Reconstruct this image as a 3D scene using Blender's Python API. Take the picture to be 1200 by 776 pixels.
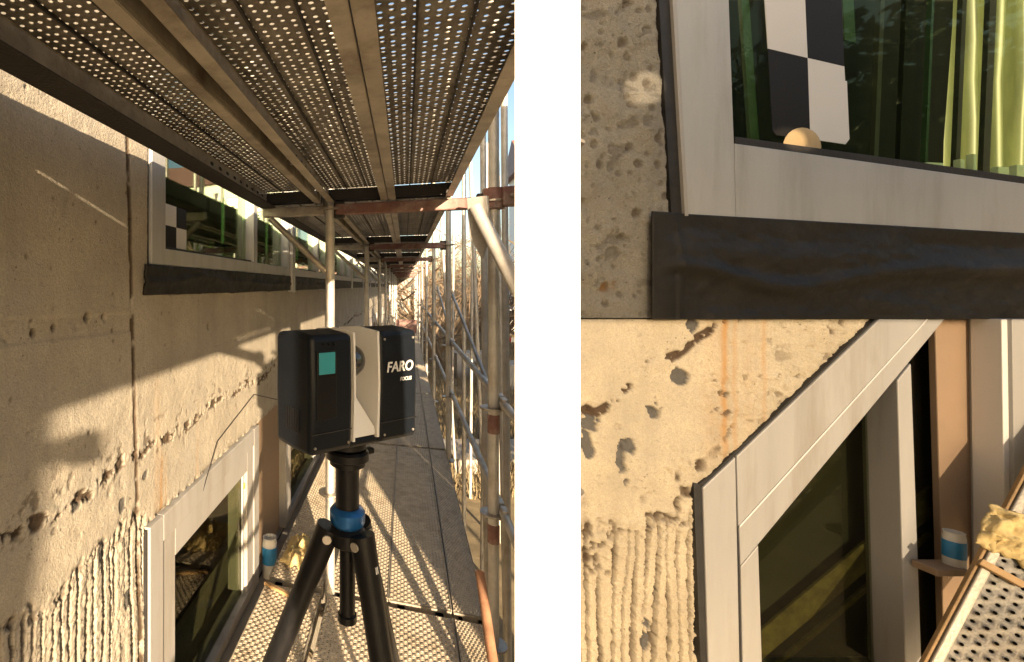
import bpy, math, random
import numpy as np
from mathutils import Vector, Matrix
from mathutils.geometry import tessellate_polygon

for o in list(bpy.data.objects):
    bpy.data.objects.remove(o)
SC = bpy.context.scene
COL = SC.collection

# ------------------------------------------------------------------ camera
H = 3.6                       # eye height above the ground; the working deck is 2 m up
FPX, CX, CY = 560.0, 301.0, 335.0
PSI = math.atan((475 - 301) / FPX)
cP, sP = math.cos(PSI), math.sin(PSI)
RGT = np.array([cP, sP, 0.0]); FWD = np.array([-sP, cP, 0.0]); UP = np.array([0, 0, 1.0])
EYE = np.array([0, 0, H])
cam_d = bpy.data.cameras.new('camera')
cam = bpy.data.objects.new('camera', cam_d); COL.objects.link(cam)
cam.location = EYE
cam.rotation_euler = (math.pi / 2, 0, PSI)
cam_d.sensor_width = 36
cam_d.lens = FPX / 1200 * 36
cam_d.shift_x = (600 - CX) / 1200
cam_d.shift_y = (CY - 388) / 1200
cam_d.clip_start = 0.02
cam_d.clip_end = 3000
SC.camera = cam

# ------------------------------------------------------------------ sky, sun, exposure
SUN = Vector((0.316, -0.949, 0.222)).normalized()
EL = math.asin(SUN.z); AZ = math.atan2(SUN.x, SUN.y)
world = bpy.data.worlds.new('World'); SC.world = world; world.use_nodes = True
wn = world.node_tree.nodes; wl = world.node_tree.links
sky = wn.new('ShaderNodeTexSky'); sky.sky_type = 'NISHITA'; sky.sun_disc = False
sky.sun_elevation = EL; sky.sun_rotation = AZ
sky.air_density = 1.0; sky.dust_density = 2.0; sky.ozone_density = 0.6
bgn = wn['Background']; bgn.inputs[1].default_value = 0.084
wl.new(sky.outputs[0], bgn.inputs[0])
sun_d = bpy.data.lights.new('sun', 'SUN'); sun_d.energy = 5.0; sun_d.angle = math.radians(0.5)
sun_d.color = (1.0, 0.77, 0.50)
sun_o = bpy.data.objects.new('sun', sun_d); COL.objects.link(sun_o)
sun_o.location = (6, -18, 12)
sun_o.rotation_euler = SUN.to_track_quat('Z', 'Y').to_euler()
SC.view_settings.view_transform = 'Standard'
SC.view_settings.look = 'None'
SC.view_settings.exposure = 1.84
SC.view_settings.gamma = 1.0
SC.view_settings.use_curve_mapping = False

rng = random.Random(7)
NR = np.random.RandomState(11)

# ------------------------------------------------------------------ coordinates
def P(x, y, d):               # point seen at (x, y) of the photograph, d metres away along the view axis
    return EYE + RGT * ((x - CX) / FPX * d) + FWD * d + UP * ((CY - y) / FPX * d)
def W(X, Y, z):               # z measured from the eye
    return np.array([X, Y, z + H])

# ------------------------------------------------------------------ materials
MATS = {}
def mat(name, col, rough=0.6, metal=0.0, var=0.25, vscale=8.0, bump=0.0, bscale=60.0, spec=0.5, dirt=None, dscale=3.0, damt=0.5, streak=False):
    if name in MATS: return MATS[name]
    m = bpy.data.materials.new(name); m.use_nodes = True
    n = m.node_tree.nodes; l = m.node_tree.links
    b = n['Principled BSDF']
    b.inputs['Roughness'].default_value = rough; b.inputs['Metallic'].default_value = metal
    b.inputs['Specular IOR Level'].default_value = spec
    tc = n.new('ShaderNodeTexCoord')
    src = tc.outputs['Object']
    if streak:
        mp = n.new('ShaderNodeMapping'); mp.inputs['Scale'].default_value = (1, 1, 0.12)
        l.new(src, mp.inputs['Vector']); src = mp.outputs['Vector']
    nz = n.new('ShaderNodeTexNoise'); nz.inputs['Scale'].default_value = vscale; nz.inputs['Detail'].default_value = 6
    nz.inputs['Roughness'].default_value = 0.65
    l.new(src, nz.inputs['Vector'])
    cr = n.new('ShaderNodeValToRGB')
    lo = tuple(c * (1 - var) for c in col); hi = tuple(min(1, c * (1 + var)) for c in col)
    cr.color_ramp.elements[0].position = 0.3; cr.color_ramp.elements[0].color = (*lo, 1)
    cr.color_ramp.elements[1].position = 0.7; cr.color_ramp.elements[1].color = (*hi, 1)
    l.new(nz.outputs['Fac'], cr.inputs['Fac'])
    out = cr.outputs['Color']
    if dirt:
        nd = n.new('ShaderNodeTexNoise'); nd.inputs['Scale'].default_value = dscale; nd.inputs['Detail'].default_value = 8
        nd.inputs['Roughness'].default_value = 0.7
        l.new(src, nd.inputs['Vector'])
        rd = n.new('ShaderNodeValToRGB')
        rd.color_ramp.elements[0].position = 0.48; rd.color_ramp.elements[0].color = (0, 0, 0, 1)
        rd.color_ramp.elements[1].position = 0.68; rd.color_ramp.elements[1].color = (damt, damt, damt, 1)
        l.new(nd.outputs['Fac'], rd.inputs['Fac'])
        mx = n.new('ShaderNodeMixRGB'); mx.inputs['Color2'].default_value = (*dirt, 1)
        l.new(rd.outputs['Color'], mx.inputs['Fac']); l.new(out, mx.inputs['Color1'])
        out = mx.outputs['Color']
    l.new(out, b.inputs['Base Color'])
    mr = n.new('ShaderNodeMapRange'); mr.inputs['To Min'].default_value = max(0.02, rough - 0.12); mr.inputs['To Max'].default_value = min(1, rough + 0.12)
    l.new(nz.outputs['Fac'], mr.inputs['Value']); l.new(mr.outputs['Result'], b.inputs['Roughness'])
    if bump:
        nb = n.new('ShaderNodeTexNoise'); nb.inputs['Scale'].default_value = bscale; nb.inputs['Detail'].default_value = 8
        l.new(tc.outputs['Object'], nb.inputs['Vector'])
        bp = n.new('ShaderNodeBump'); bp.inputs['Strength'].default_value = bump; bp.inputs['Distance'].default_value = 0.01
        l.new(nb.outputs['Fac'], bp.inputs['Height']); l.new(bp.outputs['Normal'], b.inputs['Normal'])
    MATS[name] = m
    return m

def concrete_mat(name, col, rustcol=(0.42, 0.22, 0.07), darkcol=(0.10, 0.095, 0.09), bstr=0.7, bdist=0.005):
    m = bpy.data.materials.new(name); m.use_nodes = True
    n = m.node_tree.nodes; l = m.node_tree.links; b = n['Principled BSDF']
    b.inputs['Roughness'].default_value = 0.9; b.inputs['Specular IOR Level'].default_value = 0.25
    tc = n.new('ShaderNodeTexCoord')
    def noise(s, det=8, rough=0.65, vec=None):
        z = n.new('ShaderNodeTexNoise'); z.inputs['Scale'].default_value = s; z.inputs['Detail'].default_value = det
        z.inputs['Roughness'].default_value = rough; l.new(vec or tc.outputs['Object'], z.inputs['Vector']); return z.outputs['Fac']
    def ramp(f, p0, c0, p1, c1):
        r = n.new('ShaderNodeValToRGB'); r.color_ramp.elements[0].position = p0; r.color_ramp.elements[0].color = (*c0, 1)
        r.color_ramp.elements[1].position = p1; r.color_ramp.elements[1].color = (*c1, 1); l.new(f, r.inputs['Fac']); return r.outputs['Color']
    def mix(f, a, c, mode='MIX'):
        x = n.new('ShaderNodeMixRGB'); x.blend_type = mode; l.new(f, x.inputs['Fac']) if not isinstance(f, float) else setattr(x.inputs['Fac'], 'default_value', f)
        for s, v in (('Color1', a), ('Color2', c)):
            if isinstance(v, tuple): x.inputs[s].default_value = (*v, 1)
            else: l.new(v, x.inputs[s])
        return x.outputs['Color']
    base = ramp(noise(3.2), 0.3, tuple(c * 0.78 for c in col), 0.7, tuple(c * 1.12 for c in col))
    mp = n.new('ShaderNodeMapping'); mp.inputs['Scale'].default_value = (9, 9, 0.7); l.new(tc.outputs['Object'], mp.inputs['Vector'])
    base = mix(ramp(noise(1.6, vec=mp.outputs['Vector']), 0.50, (0, 0, 0), 0.72, (0.35,) * 3), base, tuple(c * 0.55 for c in col))
    base = mix(ramp(noise(70, 3), 0.60, (0, 0, 0), 0.68, (0.5,) * 3), base, tuple(c * 0.5 for c in col))
    base = mix(ramp(noise(190, 2, 0.8), 0.44, (0.42,) * 3, 0.58, (0, 0, 0)), base, tuple(c * 0.62 for c in col))
    base = mix(ramp(noise(1.1, 9, 0.75), 0.50, (0, 0, 0), 0.66, (0.55,) * 3), base, (col[0] * 0.62, col[1] * 0.66, col[2] * 0.74))
    base = mix(ramp(noise(26, 9, 0.8), 0.56, (0, 0, 0), 0.66, (0.45,) * 3), base, tuple(c * 0.6 for c in col))
    vo = n.new('ShaderNodeTexVoronoi'); vo.inputs['Scale'].default_value = 55; vo.inputs['Randomness'].default_value = 1.0
    l.new(tc.outputs['Object'], vo.inputs['Vector'])
    dist = n.new('ShaderNodeMath'); dist.operation = 'ADD'; l.new(vo.outputs['Distance'], dist.inputs[0])
    msk = n.new('ShaderNodeMapRange'); msk.inputs['From Min'].default_value = 0.42; msk.inputs['From Max'].default_value = 0.62; msk.inputs['To Min'].default_value = 0.22; msk.inputs['To Max'].default_value = -0.06
    l.new(noise(9, 3), msk.inputs['Value']); l.new(msk.outputs['Result'], dist.inputs[1])
    hole_ = ramp(dist.outputs[0], 0.05, (0.75,) * 3, 0.14, (0, 0, 0))
    base = mix(hole_, base, tuple(c * 0.38 for c in col))
    at = n.new('ShaderNodeAttribute'); at.attribute_name = 'stain_shade'
    sp = n.new('ShaderNodeSeparateColor'); l.new(at.outputs['Color'], sp.inputs['Color'])
    base = mix(sp.outputs[0], base, rustcol)
    base = mix(sp.outputs[1], base, darkcol)
    base = mix(sp.outputs[2], base, (0.075, 0.05, 0.032))  # dark brown paints shade into grooves, cracks and holes, and colours dark joints
    l.new(base, b.inputs['Base Color'])
    ad = n.new('ShaderNodeMath'); ad.operation = 'ADD'; l.new(noise(160, 6), ad.inputs[0]); l.new(noise(35, 8), ad.inputs[1])
    sb_ = n.new('ShaderNodeMath'); sb_.operation = 'SUBTRACT'; l.new(ad.outputs[0], sb_.inputs[0]); l.new(hole_, sb_.inputs[1])
    bp = n.new('ShaderNodeBump'); bp.inputs['Strength'].default_value = bstr; bp.inputs['Distance'].default_value = bdist
    l.new(sb_.outputs[0], bp.inputs['Height']); l.new(bp.outputs['Normal'], b.inputs['Normal'])
    MATS[name] = m
    return m

def glass_mat(name, tint, gcol=(1, 1, 1), r0=0.05):
    m = bpy.data.materials.new(name); m.use_nodes = True
    n = m.node_tree.nodes; l = m.node_tree.links
    n.remove(n['Principled BSDF'])
    lw_ = n.new('ShaderNodeLayerWeight'); lw_.inputs['Blend'].default_value = 0.5
    pw = n.new('ShaderNodeMath'); pw.operation = 'POWER'; pw.inputs[1].default_value = 5.0; l.new(lw_.outputs['Facing'], pw.inputs[0])
    fr = n.new('ShaderNodeMath'); fr.operation = 'MULTIPLY_ADD'; fr.inputs[1].default_value = 1 - r0; fr.inputs[2].default_value = r0; l.new(pw.outputs[0], fr.inputs[0])
    tr = n.new('ShaderNodeBsdfTransparent'); tr.inputs['Color'].default_value = (*tint, 1)
    gl = n.new('ShaderNodeBsdfGlossy'); gl.inputs['Color'].default_value = (*gcol, 1); gl.inputs['Roughness'].default_value = 0.015
    tc = n.new('ShaderNodeTexCoord'); nz = n.new('ShaderNodeTexNoise'); nz.inputs['Scale'].default_value = 2.5
    l.new(tc.outputs['Object'], nz.inputs['Vector'])
    bp = n.new('ShaderNodeBump'); bp.inputs['Strength'].default_value = 0.12; bp.inputs['Distance'].default_value = 0.01
    l.new(nz.outputs['Fac'], bp.inputs['Height']); l.new(bp.outputs['Normal'], gl.inputs['Normal'])
    mx = n.new('ShaderNodeMixShader'); l.new(fr.outputs[0], mx.inputs[0]); l.new(tr.outputs[0], mx.inputs[1]); l.new(gl.outputs[0], mx.inputs[2])
    l.new(mx.outputs[0], n['Material Output'].inputs['Surface'])
    MATS[name] = m
    return m

def net_mat():
    m = bpy.data.materials.new('dimming_net'); m.use_nodes = True; n = m.node_tree.nodes; l = m.node_tree.links
    tr = n.new('ShaderNodeBsdfTransparent'); df = n.new('ShaderNodeBsdfDiffuse'); df.inputs['Color'].default_value = (0.08, 0.16, 0.09, 1)
    mx = n.new('ShaderNodeMixShader'); mx.inputs[0].default_value = 0.76; n.remove(n['Principled BSDF'])
    l.new(tr.outputs[0], mx.inputs[1]); l.new(df.outputs[0], mx.inputs[2]); l.new(mx.outputs[0], n['Material Output'].inputs['Surface'])
    return m
M_NET = net_mat()
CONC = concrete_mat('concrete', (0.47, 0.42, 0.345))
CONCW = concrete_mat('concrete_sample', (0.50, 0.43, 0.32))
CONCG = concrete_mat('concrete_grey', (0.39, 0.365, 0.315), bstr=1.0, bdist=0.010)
M_STEEL = mat('galvanised_steel', (0.40, 0.37, 0.33), 0.42, 0.55, 0.25, 14, 0.15, 120, dirt=(0.20, 0.13, 0.07), dscale=6, damt=0.6)
M_TUBE = mat('tube_steel', (0.50, 0.485, 0.46), 0.48, 0.3, 0.2, 9, 0.12, 150, dirt=(0.26, 0.18, 0.11), dscale=5, damt=0.5)
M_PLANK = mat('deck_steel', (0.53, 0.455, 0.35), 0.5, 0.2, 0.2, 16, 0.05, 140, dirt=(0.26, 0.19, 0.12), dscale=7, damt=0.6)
M_PLANKU = mat('darkened_deck_steel', (0.215, 0.20, 0.175), 0.55, 0.3, 0.4, 14, 0.2, 140, dirt=(0.10, 0.075, 0.05), dscale=5, damt=0.7)  # same deck steel, darkened for the shaded underside of the upper planks
M_RAIL = mat('rail_steel', (0.45, 0.405, 0.335), 0.45, 0.35, 0.25, 10, 0.12, 140, dirt=(0.13, 0.09, 0.06), dscale=6, damt=0.7)
M_DARKSTEEL = mat('dark_steel', (0.035, 0.031, 0.028), 0.6, 0.3, 0.3, 10, 0.2, 90)
M_REDOX = mat('red_primer', (0.19, 0.09, 0.078), 0.6, 0.0, 0.3, 20, 0.1, 100, dirt=(0.30, 0.27, 0.24), dscale=9, damt=0.7)
M_RUST = mat('rusty_tube', (0.33, 0.17, 0.10), 0.7, 0.1, 0.3, 12, 0.2, 80)
M_FRAME = mat('window_frame', (0.345, 0.335, 0.325), 0.42, 0.0, 0.08, 6, 0.05, 200, dirt=(0.20, 0.165, 0.12), dscale=9, damt=0.45, streak=True)
M_FRAMEG = mat('window_frame_grey', (0.40, 0.405, 0.41), 0.42, 0.0, 0.08, 6, 0.05, 200, dirt=(0.23, 0.21, 0.18), dscale=9, damt=0.45, streak=True)
M_SEAL = mat('black_seal', (0.018, 0.017, 0.017), 0.55, 0, 0.4, 12, 0.2, 60)
M_MEMB = mat('black_membrane', (0.014, 0.0125, 0.011), 0.6, 0, 0.3, 8, 0.3, 40, dirt=(0.05, 0.042, 0.033), dscale=5, damt=0.35, spec=0.35)
M_GLASS = glass_mat('window_glass', (0.72, 0.85, 0.66), (0.96, 1.0, 0.90), 0.12)
M_GLASSU = glass_mat('green_glass', (0.86, 0.92, 0.76), (0.85, 1.0, 0.75), 0.003)
M_GLASSD = glass_mat('dark_window_glass', (0.66, 0.68, 0.58), (0.42, 0.40, 0.34), 0.05)
M_WHITE = mat('white_paint', (0.86, 0.86, 0.85), 0.6, 0, 0.015, 4)
M_PAPERW = mat('white_print', (0.66, 0.64, 0.62), 0.6, 0, 0.03, 5)
M_PAPERB = mat('black_print', (0.014, 0.012, 0.010), 0.5, 0, 0.15, 5, spec=0.25)
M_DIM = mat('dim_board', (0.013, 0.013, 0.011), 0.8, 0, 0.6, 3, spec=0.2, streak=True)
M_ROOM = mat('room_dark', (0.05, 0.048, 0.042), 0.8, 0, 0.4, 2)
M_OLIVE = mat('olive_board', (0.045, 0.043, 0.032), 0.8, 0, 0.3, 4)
M_OCHRE = mat('ochre_reflection', (0.17, 0.135, 0.05), 0.8, 0, 0.5, 22)
M_CURT = mat('green_reflection', (0.062, 0.070, 0.026), 0.5, 0, 0.6, 7, dirt=(0.02, 0.03, 0.012), dscale=6, damt=0.7, streak=True)
M_SPOT = mat('ochre_light_spot', (0.50, 0.36, 0.19), 0.8, 0, 0.1, 20)
M_BROWN = mat('brown_panel', (0.27, 0.185, 0.12), 0.65, 0, 0.15, 2, 0.05, 40)
M_SCAN = mat('scanner_shell', (0.0055, 0.0075, 0.0115), 0.45, 0, 0.1, 30, 0.05, 400, spec=0.2)
M_SCANW = mat('scanner_white', (0.62, 0.61, 0.60), 0.45, 0, 0.03, 10)
M_BLACK = mat('black_plastic', (0.006, 0.006, 0.007), 0.4, 0, 0.2, 20, 0.05, 200, spec=0.25)
M_CARBON = mat('carbon_leg', (0.008, 0.008, 0.009), 0.42, 0, 0.3, 90, 0.08, 300, spec=0.25)
M_MIRROR = mat('mirror_glass', (0.02, 0.02, 0.022), 0.08, 0, 0.1, 5, spec=0.8)
M_BLUE = mat('blue_anodised', (0.015, 0.10, 0.30), 0.3, 0.4, 0.15, 20)
M_TEAL = mat('teal_screen', (0.03, 0.24, 0.29), 0.35, 0, 0.05, 5)
M_WOOD = mat('timber', (0.42, 0.27, 0.13), 0.75, 0, 0.25, 12, 0.2, 60, dirt=(0.2, 0.12, 0.06), dscale=7, damt=0.5)
M_YELLOW = mat('yellow_rag', (0.56, 0.43, 0.20), 0.85, 0, 0.2, 18, 0.3, 80)
M_TARP = mat('tarpaulin', (0.20, 0.22, 0.20), 0.7, 0, 0.2, 3, 0.2, 12)
M_BOARD = mat('shade_board', (0.30, 0.30, 0.28), 0.7, 0, 0.15, 3)
M_GREENGL = mat('green_glass_edge', (0.05, 0.085, 0.055), 0.25, 0, 0.2, 10)
M_STRAW = mat('straw', (0.25, 0.195, 0.115), 0.95, 0, 0.35, 3, 0.5, 20, dirt=(0.15, 0.12, 0.07), dscale=1.2, damt=0.8)
M_BARK = mat('bark', (0.17, 0.125, 0.085), 0.95, 0, 0.3, 14, 0.4, 50)
M_LEAF = mat('leaf', (0.085, 0.125, 0.03), 0.6, 0, 0.45, 1.2)
M_LEAFY = mat('leaf_yellow', (0.17, 0.20, 0.035), 0.6, 0, 0.4, 1.5)
M_SLAB = mat('grey_slab', (0.33, 0.31, 0.28), 0.9, 0, 0.2, 2, 0.2, 30)
M_CRATE = mat('pale_box', (0.85, 0.86, 0.82), 0.6, 0, 0.06, 4)
M_REDP = mat('red_paint', (0.45, 0.03, 0.025), 0.5, 0, 0.15, 6)
M_VANG = mat('van_glass', (0.02, 0.023, 0.026), 0.15, 0, 0.1, 3)
M_TYRE = mat('tyre', (0.02, 0.02, 0.02), 0.85, 0, 0.2, 20)
M_CLEAR = mat('bottle_plastic', (0.62, 0.60, 0.56), 0.25, 0, 0.08, 10)
M_LABELB = mat('bottle_label_blue', (0.03, 0.20, 0.42), 0.4, 0, 0.15, 20)
M_BRASS = mat('brass_catch', (0.60, 0.40, 0.12), 0.35, 0.7, 0.2, 30)
M_STONE = mat('bare_aggregate', (0.11, 0.105, 0.10), 0.85, 0, 0.35, 40, 0.4, 120)

# ------------------------------------------------------------------ mesh building
class MB:
    def __init__(s): s.v = []; s.f = []; s.m = []
    def quad(s, a, b, c, d, mi=0):
        i = len(s.v); s.v += [tuple(a), tuple(b), tuple(c), tuple(d)]; s.f.append((i, i+1, i+2, i+3)); s.m.append(mi); return s
    def boxv(s, c, ax, ay, az, mi=0):          # centre and three half-axes
        c, ax, ay, az = map(np.asarray, (c, ax, ay, az)); i = len(s.v)
        for k in range(8):
            s.v.append(tuple(c + ax * (1 if k & 1 else -1) + ay * (1 if k & 2 else -1) + az * (1 if k & 4 else -1)))
        fs = [(0,2,3,1), (4,5,7,6), (0,1,5,4), (2,6,7,3), (0,4,6,2), (1,3,7,5)]
        if np.dot(np.cross(ax, ay), az) < 0: fs = [tuple(reversed(f)) for f in fs]
        for f in fs: s.f.append(tuple(i + q for q in f)); s.m.append(mi)
        return s
    def box(s, p0, p1, mi=0):
        p0, p1 = np.asarray(p0, float), np.asarray(p1, float); c = (p0 + p1) / 2; h = np.abs(p1 - p0) / 2
        return s.boxv(c, (h[0], 0, 0), (0, h[1], 0), (0, 0, h[2]), mi)
    def tube(s, p0, p1, r0, r1=None, n=12, mi=0, cap=True):
        p0, p1 = np.asarray(p0, float), np.asarray(p1, float); r1 = r0 if r1 is None else r1
        d = p1 - p0; d /= np.linalg.norm(d)
        a = np.cross(d, (0, 0, 1) if abs(d[2]) < 0.9 else (1, 0, 0)); a /= np.linalg.norm(a); b = np.cross(d, a)
        i = len(s.v)
        for p, r in ((p0, r0), (p1, r1)):
            for k in range(n):
                t = 2 * math.pi * k / n; s.v.append(tuple(p + (a * math.cos(t) + b * math.sin(t)) * r))
        for k in range(n):
            j = (k + 1) % n; s.f.append((i + k, i + j, i + n + j, i + n + k)); s.m.append(mi)
        if cap:
            s.f.append(tuple(i + k for k in reversed(range(n)))); s.m.append(mi)
            s.f.append(tuple(i + n + k for k in range(n))); s.m.append(mi)
        return s
    def path(s, pts, r, n=8, mi=0):
        for a, b in zip(pts[:-1], pts[1:]): s.tube(a, b, r, r, n, mi)
        return s
    def lathe(s, base, axis, prof, n=24, mi=0):   # prof: (radius, height) along axis
        base = np.asarray(base, float); d = np.asarray(axis, float); d /= np.linalg.norm(d)
        a = np.cross(d, (0, 0, 1) if abs(d[2]) < 0.9 else (1, 0, 0)); a /= np.linalg.norm(a); b = np.cross(d, a)
        i = len(s.v)
        for r, h in prof:
            for k in range(n):
                t = 2 * math.pi * k / n; s.v.append(tuple(base + d * h + (a * math.cos(t) + b * math.sin(t)) * max(r, 1e-5)))
        for q in range(len(prof) - 1):
            for k in range(n):
                j = (k + 1) % n; s.f.append((i + q*n + k, i + q*n + j, i + (q+1)*n + j, i + (q+1)*n + k)); s.m.append(mi)
        return s
    def prism(s, front, back, mi=0):            # two matching polygons
        n = len(front); i = len(s.v)
        s.v += [tuple(p) for p in front] + [tuple(p) for p in back]
        s.f.append(tuple(i + k for k in range(n))); s.m.append(mi)
        s.f.append(tuple(i + n + k for k in reversed(range(n)))); s.m.append(mi)
        for k in range(n):
            j = (k + 1) % n; s.f.append((i + k, i + n + k, i + n + j, i + j)); s.m.append(mi)
        return s
    def pxprism(s, pts, d, depth, mi=0):        # outline read at depth d, extruded straight back
        fr = [P(x, y, d) for x, y in pts]; return s.prism(fr, [p + FWD * depth for p in fr], mi)
    def build(s, name, m, parent=None, smooth=False, bevel=0.0, seg=2, loc=None, rnorm=True):
        v = np.array(s.v, dtype=np.float64)
        o = link_mesh(name, v, s.f, m, parent, loc)
        me = o.data
        if isinstance(m, (list, tuple)): me.polygons.foreach_set('material_index', s.m)
        if rnorm:
            import bmesh
            bm = bmesh.new(); bm.from_mesh(me); bmesh.ops.recalc_face_normals(bm, faces=bm.faces); bm.to_mesh(me); bm.free()
        if smooth:
            me.polygons.foreach_set('use_smooth', [True] * len(me.polygons))
            try: me.set_sharp_from_angle(angle=math.radians(38))
            except Exception: pass
        if bevel:
            b = o.modifiers.new('bevel', 'BEVEL'); b.width = bevel; b.segments = seg; b.limit_method = 'ANGLE'
        return o

def link_mesh(name, v, f, m, parent=None, loc=None):
    if parent is not None: org = np.array(parent['_o'])
    elif loc is not None: org = np.asarray(loc, float)
    else: org = np.array([(v[:,0].min() + v[:,0].max()) / 2, (v[:,1].min() + v[:,1].max()) / 2, v[:,2].min()])
    me = bpy.data.meshes.new(name)
    me.from_pydata((v - org).tolist() if not isinstance(f, np.ndarray) else [], [], f if not isinstance(f, np.ndarray) else [])
    if isinstance(f, np.ndarray):
        me.vertices.add(len(v)); me.vertices.foreach_set('co', (v - org).astype(np.float32).ravel())
        nf, k = f.shape
        me.loops.add(nf * k); me.loops.foreach_set('vertex_index', f.astype(np.int32).ravel())
        me.polygons.add(nf); me.polygons.foreach_set('loop_start', np.arange(0, nf * k, k, dtype=np.int32))
        me.update(calc_edges=True)
    o = bpy.data.objects.new(name, me); COL.objects.link(o)
    for q in (m if isinstance(m, (list, tuple)) else [m]): me.materials.append(q)
    o['_o'] = list(org)
    if parent is not None: o.parent = parent
    else: o.location = org
    return o
def thing(name, label, cat, loc, group=None):
    o = bpy.data.objects.new(name, None); COL.objects.link(o); o.location = loc; o['_o'] = list(map(float, loc))
    o.empty_display_size = 0.1
    return tag(o, label, cat, group)
def tag(o, label=None, cat=None, group=None, kind=None):
    if label: o['label'] = label
    if cat: o['category'] = cat
    if group: o['group'] = group
    if kind or cat: o['kind'] = kind or 'thing'
    return o
def copy_tree(o, loc=None, label=None, parent=None):
    c = o.copy(); COL.objects.link(c)
    if parent is not None: c.parent = parent
    if loc is not None: c.location = loc
    if label: c['label'] = label
    for ch in list(o.children): copy_tree(ch, parent=c)
    return c

# ------------------------------------------------------------------ noise helpers
def vnoise(x, y, seed=0):
    r = np.random.RandomState(seed); T = r.rand(256, 256)
    xi = np.floor(x).astype(int); yi = np.floor(y).astype(int); fx = x - xi; fy = y - yi
    fx = fx * fx * (3 - 2 * fx); fy = fy * fy * (3 - 2 * fy)
    a = T[xi & 255, yi & 255]; b = T[(xi + 1) & 255, yi & 255]; c = T[xi & 255, (yi + 1) & 255]; d = T[(xi + 1) & 255, (yi + 1) & 255]
    return (a * (1 - fx) + b * fx) * (1 - fy) + (c * (1 - fx) + d * fx) * fy
def fbm(x, y, s, octv=4, seed=0):
    t = 0; a = 1.0; n = 0
    for k in range(octv):
        t = t + a * vnoise(x / s + 17.3 * k, y / s + 9.1 * k, seed + k); n += a; a *= 0.55; s *= 0.5
    return t / n
def sstep(a, b, x):
    t = np.clip((x - a) / (b - a), 0, 1); return t * t * (3 - 2 * t)

RIBSHADE = [0]
def ribs(u, v, pitch, depth, seed):              # broken vertical ribbing
    wob = (fbm(u, v * 0.2, 0.09, 2, seed) - 0.5) * pitch * 1.1 + (fbm(u, v, 0.02, 3, seed + 2) - 0.5) * pitch * 0.16
    ph = (u + wob) / pitch
    cell = np.floor(ph)
    tri = np.abs(ph - cell - 0.5) * 2 + (fbm(u, v, 0.016, 3, seed + 7) - 0.5) * 0.30
    wid = 0.48 + 0.36 * vnoise(np.floor(ph + 0.5) * 5.3 + 0.5, v / (pitch * 9), seed + 4)
    amp = np.clip(1.9 * vnoise(np.floor(ph + 0.5) * 3.7 + 0.5, v / (pitch * 11), seed + 5) - 0.25, 0.04, 1.35)
    face = (vnoise(cell * 2.9 + 0.5, v / (pitch * 6), seed + 6) - 0.5) * depth * 0.5
    gro = sstep(wid, wid + 0.06, tri)
    RIBSHADE[0] = gro * np.clip(amp * 1.4, 0, 1)
    return -depth * amp * gro + face * 0.7 + (fbm(u, v, pitch * 0.45, 4, seed + 9) - 0.5) * depth * 0.30

def pits(u, v, n, box, r0, r1, dep, seed):
    r = np.random.RandomState(seed); h = np.zeros_like(u)
    for k in range(n):
        cu = r.uniform(box[0], box[1]); cv = r.uniform(box[2], box[3]); rr = r.uniform(r0, r1) * r.uniform(0.5, 1)
        su = slice(*np.searchsorted(u[0], (cu - 2*rr, cu + 2*rr))); sv = slice(*np.searchsorted(v[:, 0], (cv - 2*rr, cv + 2*rr)))
        uu = u[sv, su]; vv = v[sv, su]
        if uu.size: h[sv, su] -= dep * rr / r1 * np.clip(1.3 - (((uu - cu) ** 2 + (vv - cv) ** 2 * r.uniform(0.5, 1.2)) / rr ** 2), 0, 1)
    return h

def grid_faces(nv, nu, keep):
    idx = np.arange(nv * nu).reshape(nv, nu)
    f = np.stack([idx[:-1, :-1], idx[:-1, 1:], idx[1:, 1:], idx[1:, :-1]], -1)
    return f[keep]
def stain_shade_attr(o, rust, dark, brown):
    n = len(o.data.vertices)
    a = o.data.color_attributes.new('stain_shade', 'FLOAT_COLOR', 'POINT')
    c = np.zeros((n, 4), np.float32); c[:, 3] = 1
    c[:, 0] = np.clip(rust, 0, 1).ravel()[:n]; c[:, 1] = np.clip(dark, 0, 1).ravel()[:n]; c[:, 2] = np.clip(brown, 0, 1).ravel()[:n]
    a.data.foreach_set('color', c.ravel())
def smooth_all(o):
    o.data.polygons.foreach_set('use_smooth', [True] * len(o.data.polygons))

# ================================================================== THE SETTING
# ground, rolling a little, out to the horizon
xs = np.concatenate([np.linspace(-900, -42, 18), np.linspace(-40, 60, 80), np.linspace(62, 900, 18)])
ys = np.concatenate([np.linspace(-500, -42, 12), np.linspace(-40, 90, 100), np.linspace(94, 1500, 24)])
gu, gv = np.meshgrid(xs, ys)
gz = (fbm(gu + 500, gv + 500, 4.0, 4, 31) - 0.5) * 0.25 * np.clip((np.abs(gu - 2) - 3) / 6, 0, 1)
v = np.stack([gu, gv, gz], -1).reshape(-1, 3)
ground = link_mesh('ground', v, grid_faces(len(ys), len(xs), np.ones((len(ys)-1, len(xs)-1), bool)), M_STRAW, loc=(0, 0, 0))
tag(ground, kind='structure'); smooth_all(ground)

# ------------------------------------------------------------------ the long concrete wall on the left
XW = -0.86
YA = np.arange(0.30, 3.5, 0.0047); yy = [YA[-1]]
st = 0.0065
while yy[-1] < 32: st = min(st * 1.06, 0.25); yy.append(yy[-1] + st)
yb = [0.30]; st = 0.02
while yb[-1] > -6: st = min(st * 1.15, 0.4); yb.append(yb[-1] - st)
YV = np.concatenate([np.array(yb[:0:-1]), YA, np.array(yy[1:])])
ZA = np.arange(-1.85, 0.62, 0.0047)
ZV = np.concatenate([np.linspace(-3.7, -1.9, 14), ZA, np.linspace(0.66, 4.6, 22)])
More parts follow.
